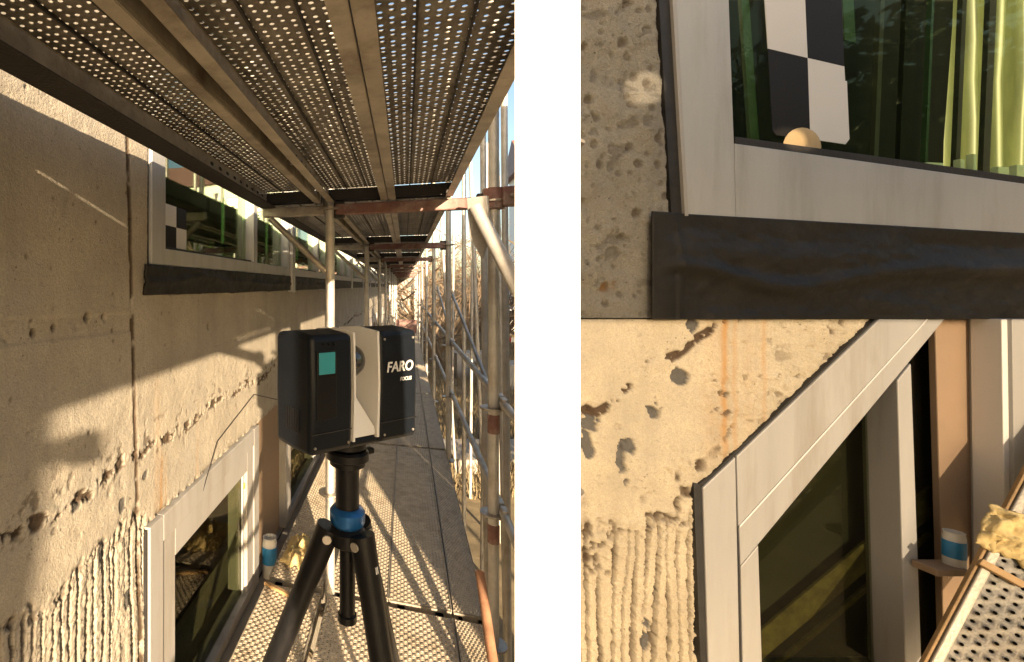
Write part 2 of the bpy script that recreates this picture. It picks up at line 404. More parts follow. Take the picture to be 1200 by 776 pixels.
# openings: the upper strip window and the lower window band
UPO = (1.475, 29.0, -0.012, 1.45)
LOO = (1.462, 28.0, -1.80, -0.835)
def snap(A, t): A[np.argmin(np.abs(A - t))] = t
for t in (UPO[0], UPO[1], LOO[0], LOO[1]): snap(YV, t)
for t in (UPO[2], UPO[3], LOO[2], LOO[3]): snap(ZV, t)
U, V = np.meshgrid(YV, ZV)
h = (fbm(U + 3, V + 9, 0.45, 4, 1) - 0.5) * 0.010 + (fbm(U, V + 5, 0.04, 3, 2) - 0.5) * 0.0022
PT = pits(U, V, 520, (0.3, 4, -1.8, 0.6), 0.003, 0.0075, 0.004, 3); h += PT
jY = 1.384 + (V + 0.1) * -0.055                    # the vertical joint leans a little
jw = 0.006 + 0.004 * fbm(U, V, 0.03, 2, 14)
J = np.exp(-((U - jY) / jw) ** 2)
h += -0.005 * J * (0.5 + fbm(U, V, 0.04, 3, 16)) + 0.0015 * sstep(-0.02, 0.01, U - jY)
band = sstep(-0.142, -0.136, V + 0.03 * (U - 1)) * (1 - sstep(-0.082, -0.076, V + 0.03 * (U - 1))) * (U < jY)
h -= 0.004 * band
h += pits(U, V, 14, (0.55, 1.35, -0.135, -0.09), 0.006, 0.010, 0.006, 21)
# tie holes
dark = np.zeros_like(U); rust = np.zeros_like(U); brown = np.clip(-PT / 0.004, 0, 1) * 0.7  # brown starts with the shade painted into the pits
for (cy, cz, rr, dd) in ((1.155, -0.088, 0.013, 0.03), (0.95, -0.115, 0.010, 0.012), (1.02, -0.108, 0.009, 0.012), (2.02, -0.185, 0.013, 0.03), (0.80, -0.118, 0.014, 0.010), (1.23, -0.09, 0.008, 0.01)):
    g = np.exp(-(((U - cy) ** 2 + (V - cz) ** 2) / rr ** 2) ** 2); h -= dd * g; brown += 1.0 * g  # hole shade painted in so the hollows read dark
# crumbled horizontal pour line
zc = -0.565 + (fbm(U, V * 0, 0.35, 3, 5) - 0.5) * 0.10
crk = sstep(0.50, 0.58, fbm(U, V * 1.4, 0.040, 4, 6))
g = np.exp(-((V - zc) / 0.022) ** 2)
h += -0.008 * sstep(0.25, 0.6, g * crk) + g * 0.003 + g * (fbm(U, V, 0.012, 2, 18) - 0.5) * 0.006; brown += sstep(0.2, 0.5, g * crk) * 0.95  # crack interiors get their shade as colour
g2 = np.exp(-((V - zc - 0.02) / 0.10) ** 2) * sstep(0.64, 0.72, fbm(U, V, 0.03, 4, 8)); h -= g2 * 0.003; brown += g2 * 0.6
zl = -0.28 + (fbm(U, V * 0, 0.3, 2, 25) - 0.5) * 0.03
h -= 0.003 * np.exp(-((V - zl) / 0.006) ** 2) * (U > 1.9) * sstep(0.45, 0.55, fbm(U, V * 0, 0.25, 2, 26))
# ribbed, broken zone under it
rz = sstep(-0.765, -0.825, V + (fbm(U, V, 0.07, 3, 9) - 0.5) * 0.14) * (U < 1.475)
h += rz * (ribs(U, V, 0.034, 0.020, 40) - 0.003); brown += 0.95 * rz * RIBSHADE[0] * (V < -0.7)  # groove shade painted in dark brown
edge = np.exp(-((V + 0.79 + (fbm(U, V, 0.07, 3, 9) - 0.5) * 0.14) / 0.022) ** 2)
crk2 = sstep(0.50, 0.56, fbm(U, V, 0.035, 4, 10)) * edge * (U < 1.475)
h += -0.008 * crk2 + edge * (U < 1.475) * (fbm(U, V, 0.02, 3, 11) - 0.45) * 0.014; brown += 0.7 * crk2
hd = np.exp(-np.clip(V + 0.835, 0, 9) / 0.010) * sstep(0.44, 0.52, fbm(U, V, 0.03, 3, 12)) * (U > 1.44); h -= 0.010 * hd * (V > -0.836); brown += 0.7 * hd * (V > -0.836)
# lost aggregate and rust runs
for (cy, cz, ru, rv) in ((1.33, -0.70, 0.020, 0.020), (1.225, -0.79, 0.018, 0.034), (1.47, -0.66, 0.018, 0.016), (1.10, -0.60, 0.02, 0.018), (1.36, -1.02, 0.018, 0.03)):
    q = ((U - cy) / ru) ** 2 + ((V - cz) / rv) ** 2 + (fbm(U, V, 0.02, 2, 44) - 0.5) * 1.5
    g = sstep(1.2, 0.9, q); h -= 0.004 * g; dark += g * 0.95
for (cy, w_, z0, z1, a) in ((1.585, 0.012, -0.84, -0.56, 0.7), (1.62, 0.006, -0.84, -0.6, 0.4), (1.90, 0.01, -0.84, -0.45, 0.25), (1.55, 0.02, -0.6, -0.2, 0.18)):
    rust += a * np.exp(-((U - cy + (fbm(U * 0, V, 0.1, 2, 50) - 0.5) * 0.02) / w_) ** 2) * sstep(z1, z0 + 0.1, V) * (0.6 + 0.8 * fbm(U, V, 0.05, 2, 51))
brown += 1.0 * np.exp(-((U - jY) / (jw * 1.3)) ** 4) * sstep(0.25, 0.42, fbm(U, V, 0.05, 3, 17))
dark += 0.35 * sstep(0.55, 0.8, fbm(U, V, 0.5, 4, 61)) * (V < -0.9)
fineY = sstep(8.0, 5.0, U) * sstep(-1.0, 0.2, U)
h += NR.uniform(-1, 1, h.shape) * (0.0005 + 0.0012 * rz + 0.0010 * np.clip(edge, 0, 1) * (U < 1.475))
h *= np.clip(fineY, 0, 1)
v = np.stack([XW + h, U, V + H], -1).reshape(-1, 3)
cy_ = (U[:-1, :-1] + U[1:, 1:]) / 2; cz_ = (V[:-1, :-1] + V[1:, 1:]) / 2
ins = lambda o: (cy_ > o[0]) & (cy_ < o[1]) & (cz_ > o[2]) & (cz_ < o[3])
fw = grid_faces(len(ZV), len(YV), ~(ins(UPO) | ins(LOO)))
wall = link_mesh('concrete_wall', v, fw, CONC, loc=(XW, 0.3, 0))
tag(wall, 'long weathered concrete facade wall with ribbed, crumbling lower part, left of the scaffold', 'wall')
stain_shade_attr(wall, rust, dark, brown)
b = MB()                                            # reveals of the openings, and the body of the wall behind
for o in (UPO, LOO):
    y0, y1, z0, z1 = o; x1 = XW - 0.30; xf = XW - 0.006
    b.quad(W(xf, y0, z0), W(x1, y0, z0), W(x1, y0, z1), W(xf, y0, z1))
    b.quad(W(xf, y0, z0), W(xf, y1, z0), W(x1, y1, z0), W(x1, y0, z0))
    b.quad(W(xf, y0, z1), W(xf, y1, z1), W(x1, y1, z1), W(x1, y0, z1))
    b.quad(W(xf, y1, z0), W(x1, y1, z0), W(x1, y1, z1), W(xf, y1, z1))
b.build('window_reveal', CONC, wall, rnorm=False)
b = MB()
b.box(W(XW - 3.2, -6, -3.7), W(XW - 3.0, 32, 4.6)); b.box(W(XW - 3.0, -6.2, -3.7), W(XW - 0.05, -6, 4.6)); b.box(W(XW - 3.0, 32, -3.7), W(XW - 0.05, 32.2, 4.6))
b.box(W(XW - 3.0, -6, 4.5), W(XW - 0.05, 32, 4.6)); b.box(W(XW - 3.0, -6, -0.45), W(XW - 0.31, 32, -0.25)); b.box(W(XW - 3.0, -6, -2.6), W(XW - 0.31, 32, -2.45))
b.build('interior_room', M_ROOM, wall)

# ------------------------------------------------------------------ windows of the long wall
ORD = ['first', 'second', 'third', 'fourth', 'fifth', 'sixth', 'seventh', 'eighth', 'ninth', 'tenth', 'eleventh', 'twelfth', 'thirteenth', 'fourteenth']
def bar(name, y0, y1, z0, z1, x0, x1, m, par, bv=0.003):
    return MB().box(W(x0, y0, z0), W(x1, y1, z1)).build(name, m, par, bevel=bv)
yq = 1.492
wk = 0
while yq < 26:
    y0, y1 = yq, yq + 2.12; z0, z1 = 0.076, 1.43
    t = thing('strip_window', 'grey framed upper strip window with green glass, %s from the near end of the wall' % ORD[wk], 'window', W(XW, y0, z0), 'upper strip windows along the wall')
    xf = XW + 0.012; xb = XW - 0.07
    bar('frame_stile', y0, y0 + 0.10, z0, z1, xb, xf, M_FRAMEG, t); bar('frame_stile', y1 - 0.07, y1, z0, z1, xb, xf, M_FRAMEG, t)
    bar('frame_rail', y0 + 0.10, y1 - 0.07, z0, z0 + 0.062, xb, xf - 0.003, M_FRAMEG, t); bar('frame_rail', y0 + 0.10, y1 - 0.07, z1 - 0.08, z1, xb, xf - 0.003, M_FRAMEG, t)
    ym = y0 + 1.20
    bar('mullion', ym, ym + 0.07, z0 + 0.062, z1 - 0.08, xb, xf - 0.006, M_FRAMEG, t)
    bar('glazing_bead', y0 + 0.10, ym, z0 + 0.062, z0 + 0.074, XW - 0.045, XW - 0.012, M_SEAL, t, 0.001)
    for a, c in ((y0 + 0.10, ym), (ym + 0.07, y1 - 0.07)):
        MB().box(W(XW - 0.052, a, z0 + 0.062), W(XW - 0.046, c, z1 - 0.08)).build('pane', M_GLASS, t)
        MB().box(W(XW - 0.24, a + 0.03, z0), W(XW - 0.225, a + 0.05, z1)).build('blind_cord', M_GREENGL, t)
    yq += 2.16; wk += 1
    if wk == 1: WIN1 = t
for k in range(1, wk):                              # thin grey cover posts between the windows
    yp = 1.492 + 2.16 * k - 0.02
    tag(MB().box(W(XW - 0.02, yp - 0.045, -0.05), W(XW + 0.035, yp + 0.045, 1.40)).build('cover_post', M_FRAMEG, bevel=0.004),
        'slim grey cover post between the %s and %s upper windows' % (ORD[k - 1], ORD[k]), 'post', 'cover posts between the upper windows')
# black membrane under the upper windows
mu = np.concatenate([np.arange(1.445, 5, 0.012), np.arange(5, 27, 0.1)]); mv = np.linspace(-0.035, 0.074, 14)
A, B = np.meshgrid(mu, mv)
hh = 0.016 + (fbm(A, B * 2.5, 0.16, 4, 70) - 0.5) * 0.022 + 0.010 * np.exp(-((B - 0.02 - (fbm(A, B * 0, 0.5, 2, 71) - 0.5) * 0.05) / 0.012) ** 2)
vz = B + (fbm(A, A * 0, 0.3, 2, 72) - 0.5) * 0.006 * (B < 0)
v = np.stack([XW + hh, A, vz + H], -1).reshape(-1, 3)
mem = link_mesh('sealing_membrane', v, grid_faces(len(mv), len(mu), np.ones((len(mv)-1, len(mu)-1), bool)), M_MEMB)
smooth_all(mem); sd = mem.modifiers.new('thick', 'SOLIDIFY'); sd.thickness = 0.012
tag(mem, 'creased black rubber sealing strip below the upper windows on the concrete wall', 'sealing strip')
tag(MB().box(W(XW - 0.05, 1.474, 0.076), W(XW - 0.002, 1.4915, 1.44)).build('joint_seal', M_SEAL), 'thin black joint up the near side of the first upper window', 'seal')
# chequered target sheet on the first upper window
t = thing('target_sheet', 'small black and white chequered target sheet in the upper window', 'target', W(XW - 0.045, 1.69, 0.155))
for (a, c, z0, z1, m) in ((1.69, 1.785, 0.24, 0.325, M_PAPERW), (1.785, 1.88, 0.24, 0.325, M_PAPERB), (1.69, 1.785, 0.155, 0.24, M_PAPERB), (1.785, 1.88, 0.155, 0.24, M_PAPERW)):
    MB().box(W(XW - 0.0455, a, z0), W(XW - 0.0425, c, z1)).build('white_field' if m is M_PAPERW else 'black_field', m, t)

# lower window band
def lower_window(y0, y1, label, first):
    z0, z1 = -1.795, -0.842; xf = XW + 0.014; xb = XW - 0.08
    t = thing('lower_window', label, 'window', W(XW, y0, z0), 'lower windows along the wall')
    bar('outer_frame', y0, y0 + 0.095, z0, z1, xb, xf, M_FRAME, t); bar('outer_frame', y0 + 0.0965, y1 - 0.10, z1 - 0.095, z1, xb, xf, M_FRAME, t)
    bar('outer_frame', y0 + 0.0965, y1 - 0.10, z0, z0 + 0.06, xb, xf, M_FRAME, t); bar('outer_frame', y1 - 0.098, y1, z0, z1, xb, xf, M_FRAME, t)
    bar('sash_stile', y0 + 0.097, y0 + 0.20, z0 + 0.06, z1 - 0.097, xb, xf - 0.006, M_FRAME, t); bar('sash_rail', y0 + 0.2005, y1 - 0.21, z1 - 0.205, z1 - 0.097, xb, xf - 0.006, M_FRAME, t)
    bar('sash_stile', y1 - 0.21, y1 - 0.10, z0 + 0.06, z1 - 0.097, xb - 0.03, xf - 0.006, M_FRAME, t)
    bar('glazing_bead', y1 - 0.235, y1 - 0.211, z0 + 0.06, z1 - 0.206, XW - 0.02, XW - 0.010, M_FRAMEG, t, 0.002)
    bar('catch', y1 - 0.232, y1 - 0.214, z1 - 0.30, z1 - 0.27, XW - 0.0098, XW - 0.002, M_BRASS, t, 0.002)
    MB().box(W(XW - 0.027, y0 + 0.2, z0 + 0.06), W(XW - 0.021, y1 - 0.21, z1 - 0.2)).build('pane', M_GLASSD, t)
    return t
lower_window(1.476, 2.77, 'beige framed lower window with dark glass beside the ribbed concrete', True)
tag(MB().box(W(XW - 0.06, 1.463, -1.79), W(XW + 0.004, 1.4755, -0.85)).build('joint_seal', M_SEAL), 'black joint up the near side of the beige lower window', 'seal')
tag(MB().box(W(XW - 0.11, 2.88, -1.79), W(XW - 0.03, 3.42, -0.84)).build('infill_panel', M_BROWN, bevel=0.004), 'plain brown infill panel between the first and second lower windows', 'panel')
yq = 3.44; k = 1
while yq < 24:
    lower_window(yq, yq + 1.5, 'beige lower window behind the scanner, %s along the wall' % ORD[k], False)
    if k > 1: pass
    tag(MB().box(W(XW - 0.11, yq + 1.52, -1.79), W(XW - 0.03, yq + 1.98, -0.84)).build('infill_panel', M_BROWN), 'brown infill panel after the %s lower window' % ORD[k], 'panel', 'brown infill panels')
    yq += 2.0; k += 1
# thin wire from the window head
tag(MB().path([W(XW + 0.012, 1.93, -0.90), W(XW + 0.03, 2.05, -0.72), W(XW + 0.035, 2.60, -0.62), W(XW + 0.06, 3.15, -0.78), W(XW + 0.03, 3.9, -0.92)], 0.0028, 6).build('loose_wire', M_DARKSTEEL, smooth=True),
    'thin bent wire sticking up from the head of the beige lower window', 'wire')
# bottle on the lower ledge
def bottle(base, hgt, label):
    r = hgt * 0.19
    t = thing('plastic_bottle', label, 'bottle', base)
    MB().lathe(base, (0, 0, 1), [(0, 0), (r, 0), (r, hgt * 0.86), (r * 0.9, hgt * 0.97), (r * 0.96, hgt), (r * 0.8, hgt), (r * 0.8, hgt * 0.9), (0, hgt * 0.9)], 20).build('body', M_CLEAR, t, smooth=True)
    MB().lathe(base, (0, 0, 1), [(r * 1.03, hgt * 0.35), (r * 1.03, hgt * 0.78)], 20).build('label_sleeve', M_LABELB, t, smooth=True)
ledge = tag(MB().box(W(XW + 0.002, 1.6, -1.86), W(XW + 0.10, 6, -1.80)).build('window_ledge', M_SLAB, bevel=0.005), 'narrow grey ledge under the lower windows, behind the deck edge', 'ledge')
bottle(W(XW + 0.055, 2.86, -1.80), 0.24, 'clear bottle with blue label on the window ledge by the deck edge')

# ================================================================== SCAFFOLD
PL, PW = 2.44, 0.298
def perforated(nx, ny, cx, cy, hx, hy, lip, lipz, org, ax, ay, az):
    # sheet of nx by ny cells, each with an eight-sided hole with a turned lip
    ang = np.arange(8) * math.pi / 4
    sq = np.array([(1, 0), (1, 1), (0, 1), (-1, 1), (-1, 0), (-1, -1), (0, -1), (1, -1)], float) * (cx / 2, cy / 2)
    r0 = np.stack([np.cos(ang) * hx, np.sin(ang) * hy], 1); r1 = r0 * lip
    i, j = np.meshgrid(np.arange(nx), np.arange(ny), indexing='ij'); i = i.ravel(); j = j.ravel()
    cen = np.stack([(i - (nx - 1) / 2) * cx, (j + 0.5) * cy], 1)
    sgn = np.where((i + j) % 2 == 0, 1.0, -0.6) * lipz
    n = len(cen)
    pts = np.zeros((n, 24, 3))
    pts[:, 0:8, :2] = cen[:, None] + sq; pts[:, 8:16, :2] = cen[:, None] + r0; pts[:, 16:24, :2] = cen[:, None] + r1
    pts[:, 16:24, 2] = sgn[:, None]
    q = []
    for k in range(8):
        m = (k + 1) % 8; q.append((k, m, 8 + m, 8 + k)); q.append((8 + k, 8 + m, 16 + m, 16 + k))
    q = np.array(q)
    f = (q[None] + (np.arange(n) * 24)[:, None, None]).reshape(-1, 4)
    p = pts.reshape(-1, 3)
    v = np.asarray(org) + p[:, :1] * np.asarray(ax) + p[:, 1:2] * np.asarray(ay) + p[:, 2:3] * np.asarray(az)
    return v, f
def make_plank(label, group, loc, length=PL, hooks=True, sheet=None, cap=None, nx=17, pitch=0.019, hx=0.0058, hy=0.0048, nst=4):
    t = thing('deck_plank', label, 'scaffold plank', loc, group)
    L = np.asarray(loc, float)
    ny = int(length / pitch)
    v, f = perforated(nx, ny, PW / nx * 0.98, length / ny, hx, hy, 0.76, 0.0030, L, (1, 0, 0), (0, 1, 0), (0, 0, 1))
    link_mesh('deck_sheet', v, f, sheet or M_PLANK, t)
    for s in (-1, 1):
        xe = s * (PW / 2 - 0.002)
        v, f = perforated(1, 9, 0.052, 0.085, 0.0085, 0.020, 0.9, 0.001, L + (xe, length - 0.80, -0.028), (0, 0, 1), (0, 1, 0), (s, 0, 0))
        r = link_mesh('slotted_web', v, f, M_RAIL, t)
        MB().box(L + (xe - 0.0012, 0, -0.054), L + (xe + 0.0012, length - 0.80, -0.002)).build('web', M_RAIL, r)
        MB().box(L + (xe - 0.0012, length - 0.035, -0.054), L + (xe + 0.0012, length, -0.002)).build('web', M_RAIL, r)
        MB().box(L + (xe - s * 0.000 - 0.0035, 0, -0.068), L + (xe + 0.0015, length, -0.0555)).box(L + (min(xe, xe - s * 0.032), 0, -0.0705), L + (max(xe, xe - s * 0.032), length, -0.0672)).build('flange', M_RAIL, r)
        MB().box(L + (xe - 0.002, 0, -0.003), L + (xe + 0.002, length, 0.005)).build('edge_bead', M_RAIL, r)
    for e in (0, 1):
        y = e * length
        MB().box(L + (-PW / 2 + 0.004, y - 0.004, -0.060), L + (PW / 2 - 0.004, y + 0.004, -0.0035)).build('end_cap', cap or M_RAIL, t)
        if hooks:
            for hx in (-0.09, 0.09):
                MB().box(L + (hx - 0.02, y - 0.03 + 0.06 * e - 0.02, -0.055), L + (hx + 0.02, y - 0.03 + 0.06 * e + 0.02, -0.012)).build('hook', M_DARKSTEEL, t, bevel=0.004)
    for q in range(1, nst + 1):
        xx = PW * (q / (nst + 1) - 0.5)
        MB().box(L + (xx - 0.0025, 0.01, -0.0095), L + (xx + 0.0025, length - 0.01, -0.0036)).build('stiffener', M_DARKSTEEL, t)
    return t
BAYS = [-5.0, -2.5, 0.0, 2.5, 5.0, 7.5, 10.0, 12.5, 15.0, 17.5, 20.0, 22.5]
LANES = ((-0.566, 'the wall'), (-0.232, 'the middle'), (0.070, 'the open side'))
def bayname(y):
    k = int(round(y / 2.5))
    if k < 0: return 'behind the viewpoint, %s bay back' % ORD[-k - 1]
    if k == 0: return 'of the nearest bay'
    return 'of the %s bay beyond the scanner' % ORD[k - 1]
for lvl, zz in (('lower', -1.60), ('upper', 0.50)):
    proto = None
    for lx, nm in LANES + (((0.3005, 'the outer edge'),) if lvl == 'lower' else ()):
        for y in BAYS:
            lab = '%s perforated steel scaffold plank along %s, %s' % (lvl, nm, bayname(y))
            loc = W(lx, y + 0.03, zz)
            if proto is None:
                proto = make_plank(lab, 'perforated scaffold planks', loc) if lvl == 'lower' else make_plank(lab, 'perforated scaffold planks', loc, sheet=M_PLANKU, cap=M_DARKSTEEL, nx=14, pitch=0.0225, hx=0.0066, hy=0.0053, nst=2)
            else:
                c_ = copy_tree(proto, loc, lab)
                if lx > 0.2: c_.scale = (0.5, 1, 1)
XI, XO = -0.376, 0.40
for k, y in enumerate(BAYS):
    tag(MB().box(W(-0.752, y + 0.012, 0.425), W(-0.7205, y + 2.488, 0.507)).box(W(-0.7495, y + 0.014, 0.4185), W(-0.664, y + 2.486, 0.4245)).build('unlit_edge_beam', M_DARKSTEEL, bevel=0.004),  # near-black beam and lip imitate the unlit deck edge
        'beam coloured dark for the unlit edge of the upper deck, %s' % bayname(y), 'beam', 'dark edge beams of the upper deck')
    tag(MB().box(W(-0.425, y + 0.04, 0.5065), W(-0.372, y + 2.46, 0.5095)).build('gap_blocker', M_DARKSTEEL),  # strip added to block the sky so the gap reads dark
        'dark strip added to block the sky in the upper deck slot, %s' % bayname(y), 'strip', 'sky-blocking strips of the upper deck')
def standard(x, y, label, z0=-3.6, z1=2.6):
    p = W(x, y, z0)
    t = thing('scaffold_standard', label, 'scaffold post', p, 'upright scaffold posts')
    MB().tube(p + (0, 0, 0.03), W(x, y, z1), 0.0242, n=16).build('tube', M_TUBE, t, smooth=True)
    MB().box(p + (-0.075, -0.075, 0), p + (0.075, 0.075, 0.01)).tube(p + (0, 0, 0.01), p + (0, 0, 0.14), 0.017, n=10).build('base_plate', M_STEEL, t)
    for zr in (-1.70, -1.08, -0.58, 0.40):
        q = W(x, y, zr)
        MB().lathe(q, (0, 0, 1), [(0.024, -0.005), (0.060, -0.005), (0.060, 0.004), (0.024, 0.004)], 16).build('rosette', M_STEEL, t)
    return t
sp = None
def place_std(x, y, lab):
    global sp
    if sp is None: sp = standard(x, y, lab)
    else: copy_tree(sp, W(x, y, -3.6), lab)
for y in BAYS:
    k = int(round(y / 2.5))
    if k <= 0:
        where = 'behind the viewpoint, %s back' % ORD[-k]
        yo = {-2: -5.0, -1: -3.05, 0: -0.5}[k]
    else:
        where = '%s one beyond the scanner' % ORD[k - 1]; yo = y
    place_std(XI, y if k else -0.80, 'galvanised inner scaffold post near the wall, ' + where)
    place_std(XO, yo, 'galvanised outer scaffold post on the open side, ' + where)
place_std(0.42, 1.56, 'outer scaffold post standing behind the white board')
# transoms and brackets
def transom(y, z, lab, red):
    p = W(0, y, z)
    t = thing('transom', lab, 'scaffold beam', p, 'cross beams under the planks')
    MB().box(W(XI + 0.03, y - 0.022, z - 0.028), W(XO - 0.03, y + 0.022, z + 0.028)).build('beam', M_REDOX if red else M_STEEL, t, bevel=0.006)
    MB().box(W(-0.735, y - 0.02, z - 0.025), W(XI - 0.03, y + 0.02, z + 0.025)).build('bracket_arm', M_STEEL, t, bevel=0.006)
    MB().tube(W(-0.70, y, z - 0.03), W(XI - 0.02, y, z - 0.32), 0.017, n=10).build('bracket_strut', M_STEEL, t, smooth=True)
    for x, s in ((XI, 1), (XO, -1)):
        MB().box(W(x + s * 0.022, y - 0.018, z - 0.045), W(x + s * 0.075, y + 0.018, z + 0.045)).build('wedge_head', M_DARKSTEEL, t, bevel=0.006)
    return t
pt = None
for lvl, z in (('lower', -1.705), ('upper', 0.395)):
    for y in BAYS:
        if y == 0.0: yv = -0.80
        else: yv = y
        k = int(round(y / 2.5))
        lab = '%s cross beam carrying planks, %s' % (lvl, ('%s one beyond the scanner' % ORD[k - 1]) if k > 0 else 'behind the viewpoint, %s back' % ORD[-k])
        if pt is None: pt = transom(yv, z, lab, True)
        else: copy_tree(pt, W(0, yv, z), lab)
# guard rails on the open side
def rail(name, p0, p1, r, lab, cat='guard rail', group=None, m=None, ends=True):
    p0 = np.asarray(p0); p1 = np.asarray(p1); d = (p1 - p0) / np.linalg.norm(p1 - p0)
    t = thing(name, lab, cat, p0, group)
    MB().tube(p0, p1, r, n=12).build('tube', m or M_TUBE, t, smooth=True)
    if ends:
        MB().boxv(p0 + d * 0.015, d * 0.035, np.array((0, 0, 0.028)), np.cross(d, (0, 0, 1)) * 0.014).build('wedge_end', M_STEEL, t, bevel=0.005)
        MB().boxv(p1 - d * 0.015, d * 0.035, np.array((0, 0, 0.028)), np.cross(d, (0, 0, 1)) * 0.014).build('wedge_end', M_STEEL, t, bevel=0.005)
    return t
gr = None
for nm, z in (('upper', -0.55), ('lower', -1.06)):
    rail('guard_rail', W(0.437, 1.58, z), W(0.437, 2.47, z), 0.019, '%s guard rail leaving the near outer post towards the white board' % nm, group='guard rails on the open side')
    for k, y in enumerate(BAYS[3:-1]):
        lab = '%s guard rail of the %s bay beyond the scanner' % (nm, ORD[k])
        p0 = W(0.437, y + 0.03, z)
        if gr is None: gr = rail('guard_rail', p0, p0 + (0, 2.44, 0), 0.019, lab, group='guard rails on the open side')
        else: copy_tree(gr, p0, lab)
    for k, y in enumerate((-5.0, -2.5)):
        copy_tree(gr, W(0.437, y + 0.03, z), '%s guard rail behind the viewpoint, %s bay back' % (nm, ORD[1 - k]))
# long diagonal brace from the near outer post, with its flattened head
t = thing('diagonal_brace', 'thick galvanised brace with flattened head at the top of the near outer post', 'brace', W(0.42, 2.44, 0.34))
MB().tube(W(0.305, 2.36, 0.35), W(0.435, 2.12, -0.03), 0.030, n=16).build('tube', M_TUBE, t, smooth=True)
MB().prism([W(0.265, 2.37, 0.40), W(0.345, 2.32, 0.40), W(0.355, 2.31, 0.22), W(0.325, 2.33, 0.12), W(0.280, 2.37, 0.22)],
           [W(0.275, 2.39, 0.40), W(0.355, 2.34, 0.40), W(0.365, 2.33, 0.22), W(0.335, 2.35, 0.12), W(0.290, 2.39, 0.22)]).build('flattened_head', M_TUBE, t, bevel=0.004)
t = thing('tube_coupler', 'red painted coupler clamped round the top of the near outer post', 'coupler', W(XO, 2.5, 0.36))
MB().lathe(W(XO, 2.5, 0.36), (0, 0, 1), [(0.026, 0), (0.048, 0.005), (0.052, 0.06), (0.048, 0.10), (0.026, 0.105)], 16).build('collar', M_REDOX, t, smooth=True)
MB().box(W(XO + 0.03, 2.44, 0.37), W(XO + 0.10, 2.50, 0.46)).build('jaw', M_REDOX, t, bevel=0.008)
MB().tube(W(XO + 0.065, 2.42, 0.415), W(XO + 0.065, 2.53, 0.415), 0.008, n=8).build('bolt', M_STEEL, t)
for z, nm in ((-0.70, 'upper'), (-1.22, 'lower')):
    tag(MB().lathe(W(XO, 2.5, z), (0, 0, 1), [(0.0246, 0), (0.027, 0.004), (0.027, 0.085), (0.0246, 0.09)], 16).build('red_band', M_REDOX, smooth=True), '%s worn red band on the near outer post' % nm, 'band')
rail('leaning_tube', W(0.33, 1.86, -1.585), W(0.33, 2.42, -1.33), 0.020, 'rust brown tube lying against the foot of the near outer post', 'tube', m=M_RUST, ends=False)
# extra outside uprights and leaning tubes along the open side
for k, (x, y, tx) in enumerate(((0.62, 4.1, 0.0), (0.78, 5.6, 0.10), (0.95, 6.4, -0.15), (1.05, 8.8, 0.08), (1.5, 10.5, 0.3), (0.9, 9.6, -0.25), (0.70, 3.75, 0.02), (0.86, 4.7, -0.04), (0.66, 6.1, 0.03), (1.25, 7.4, 0.05), (1.6, 9.2, 0.0), (1.0, 11.5, 0.06))):
    rail('outer_tube', W(x, y, -3.6), W(x + tx, y + 0.3, 1.6), 0.024, '%s slender grey tube standing outside the guard rails' % ORD[k], 'tube', 'loose uprights outside the scaffold', ends=False)
for k, (y, z) in enumerate(((3.0, -0.12), (5.4, -0.05))):
    rail('handrail', W(0.455, y + 2.2, z + 0.03), W(0.455, y, z - 0.45), 0.013, '%s pale sloping handrail tube outside the posts' % ORD[k], 'handrail', 'sloping handrails', m=M_STEEL, ends=False)
tag(MB().box(W(-0.72, 24.9, -1.6), W(0.38, 24.96, 0.40)).build('end_board', M_SLAB, bevel=0.004), 'grey board closing the far end of the scaffold walk', 'board')
tag(MB().box(W(-0.30, 16.9, -1.6), W(0.36, 16.95, -1.15)).build('reddish_board', M_REDOX, bevel=0.004), 'reddish board across the far scaffold walk', 'board')
# tarpaulin added behind the viewpoint to shade the lower part of the wall
tu = np.linspace(-7.5, -2.98, 60); tv = np.linspace(-1.7, 0.75, 30); A, B = np.meshgrid(tu, tv)
v = np.stack([0.47 + (fbm(A, B * 0.4, 0.5, 3, 80) - 0.5) * 0.12, A, B + H], -1).reshape(-1, 3)
tp = link_mesh('tarpaulin', v, grid_faces(30, 60, np.ones((29, 59), bool)), M_TARP); smooth_all(tp); tp.modifiers.new('thick', 'SOLIDIFY').thickness = 0.003
cu_ = np.linspace(-1.10, -0.42, 24); cv_ = np.linspace(-0.80, 0.42, 24); A, B = np.meshgrid(cu_, cv_)
v = np.stack([0.455 + (fbm(A, B * 0.4, 0.3, 3, 82) - 0.5) * 0.05, A, B + H], -1).reshape(-1, 3)
cl_ = link_mesh('shade_canvas', v, grid_faces(24, 24, np.ones((23, 23), bool)), M_TARP); smooth_all(cl_); cl_.modifiers.new('thick', 'SOLIDIFY').thickness = 0.003  # unseen sheet added to keep the sun off the scanner
tag(cl_, 'small canvas sheet added behind the viewpoint to shade the scanner', 'canvas sheet')
tag(tp, 'grey green tarpaulin added behind the viewpoint to shade the lower wall', 'tarpaulin')

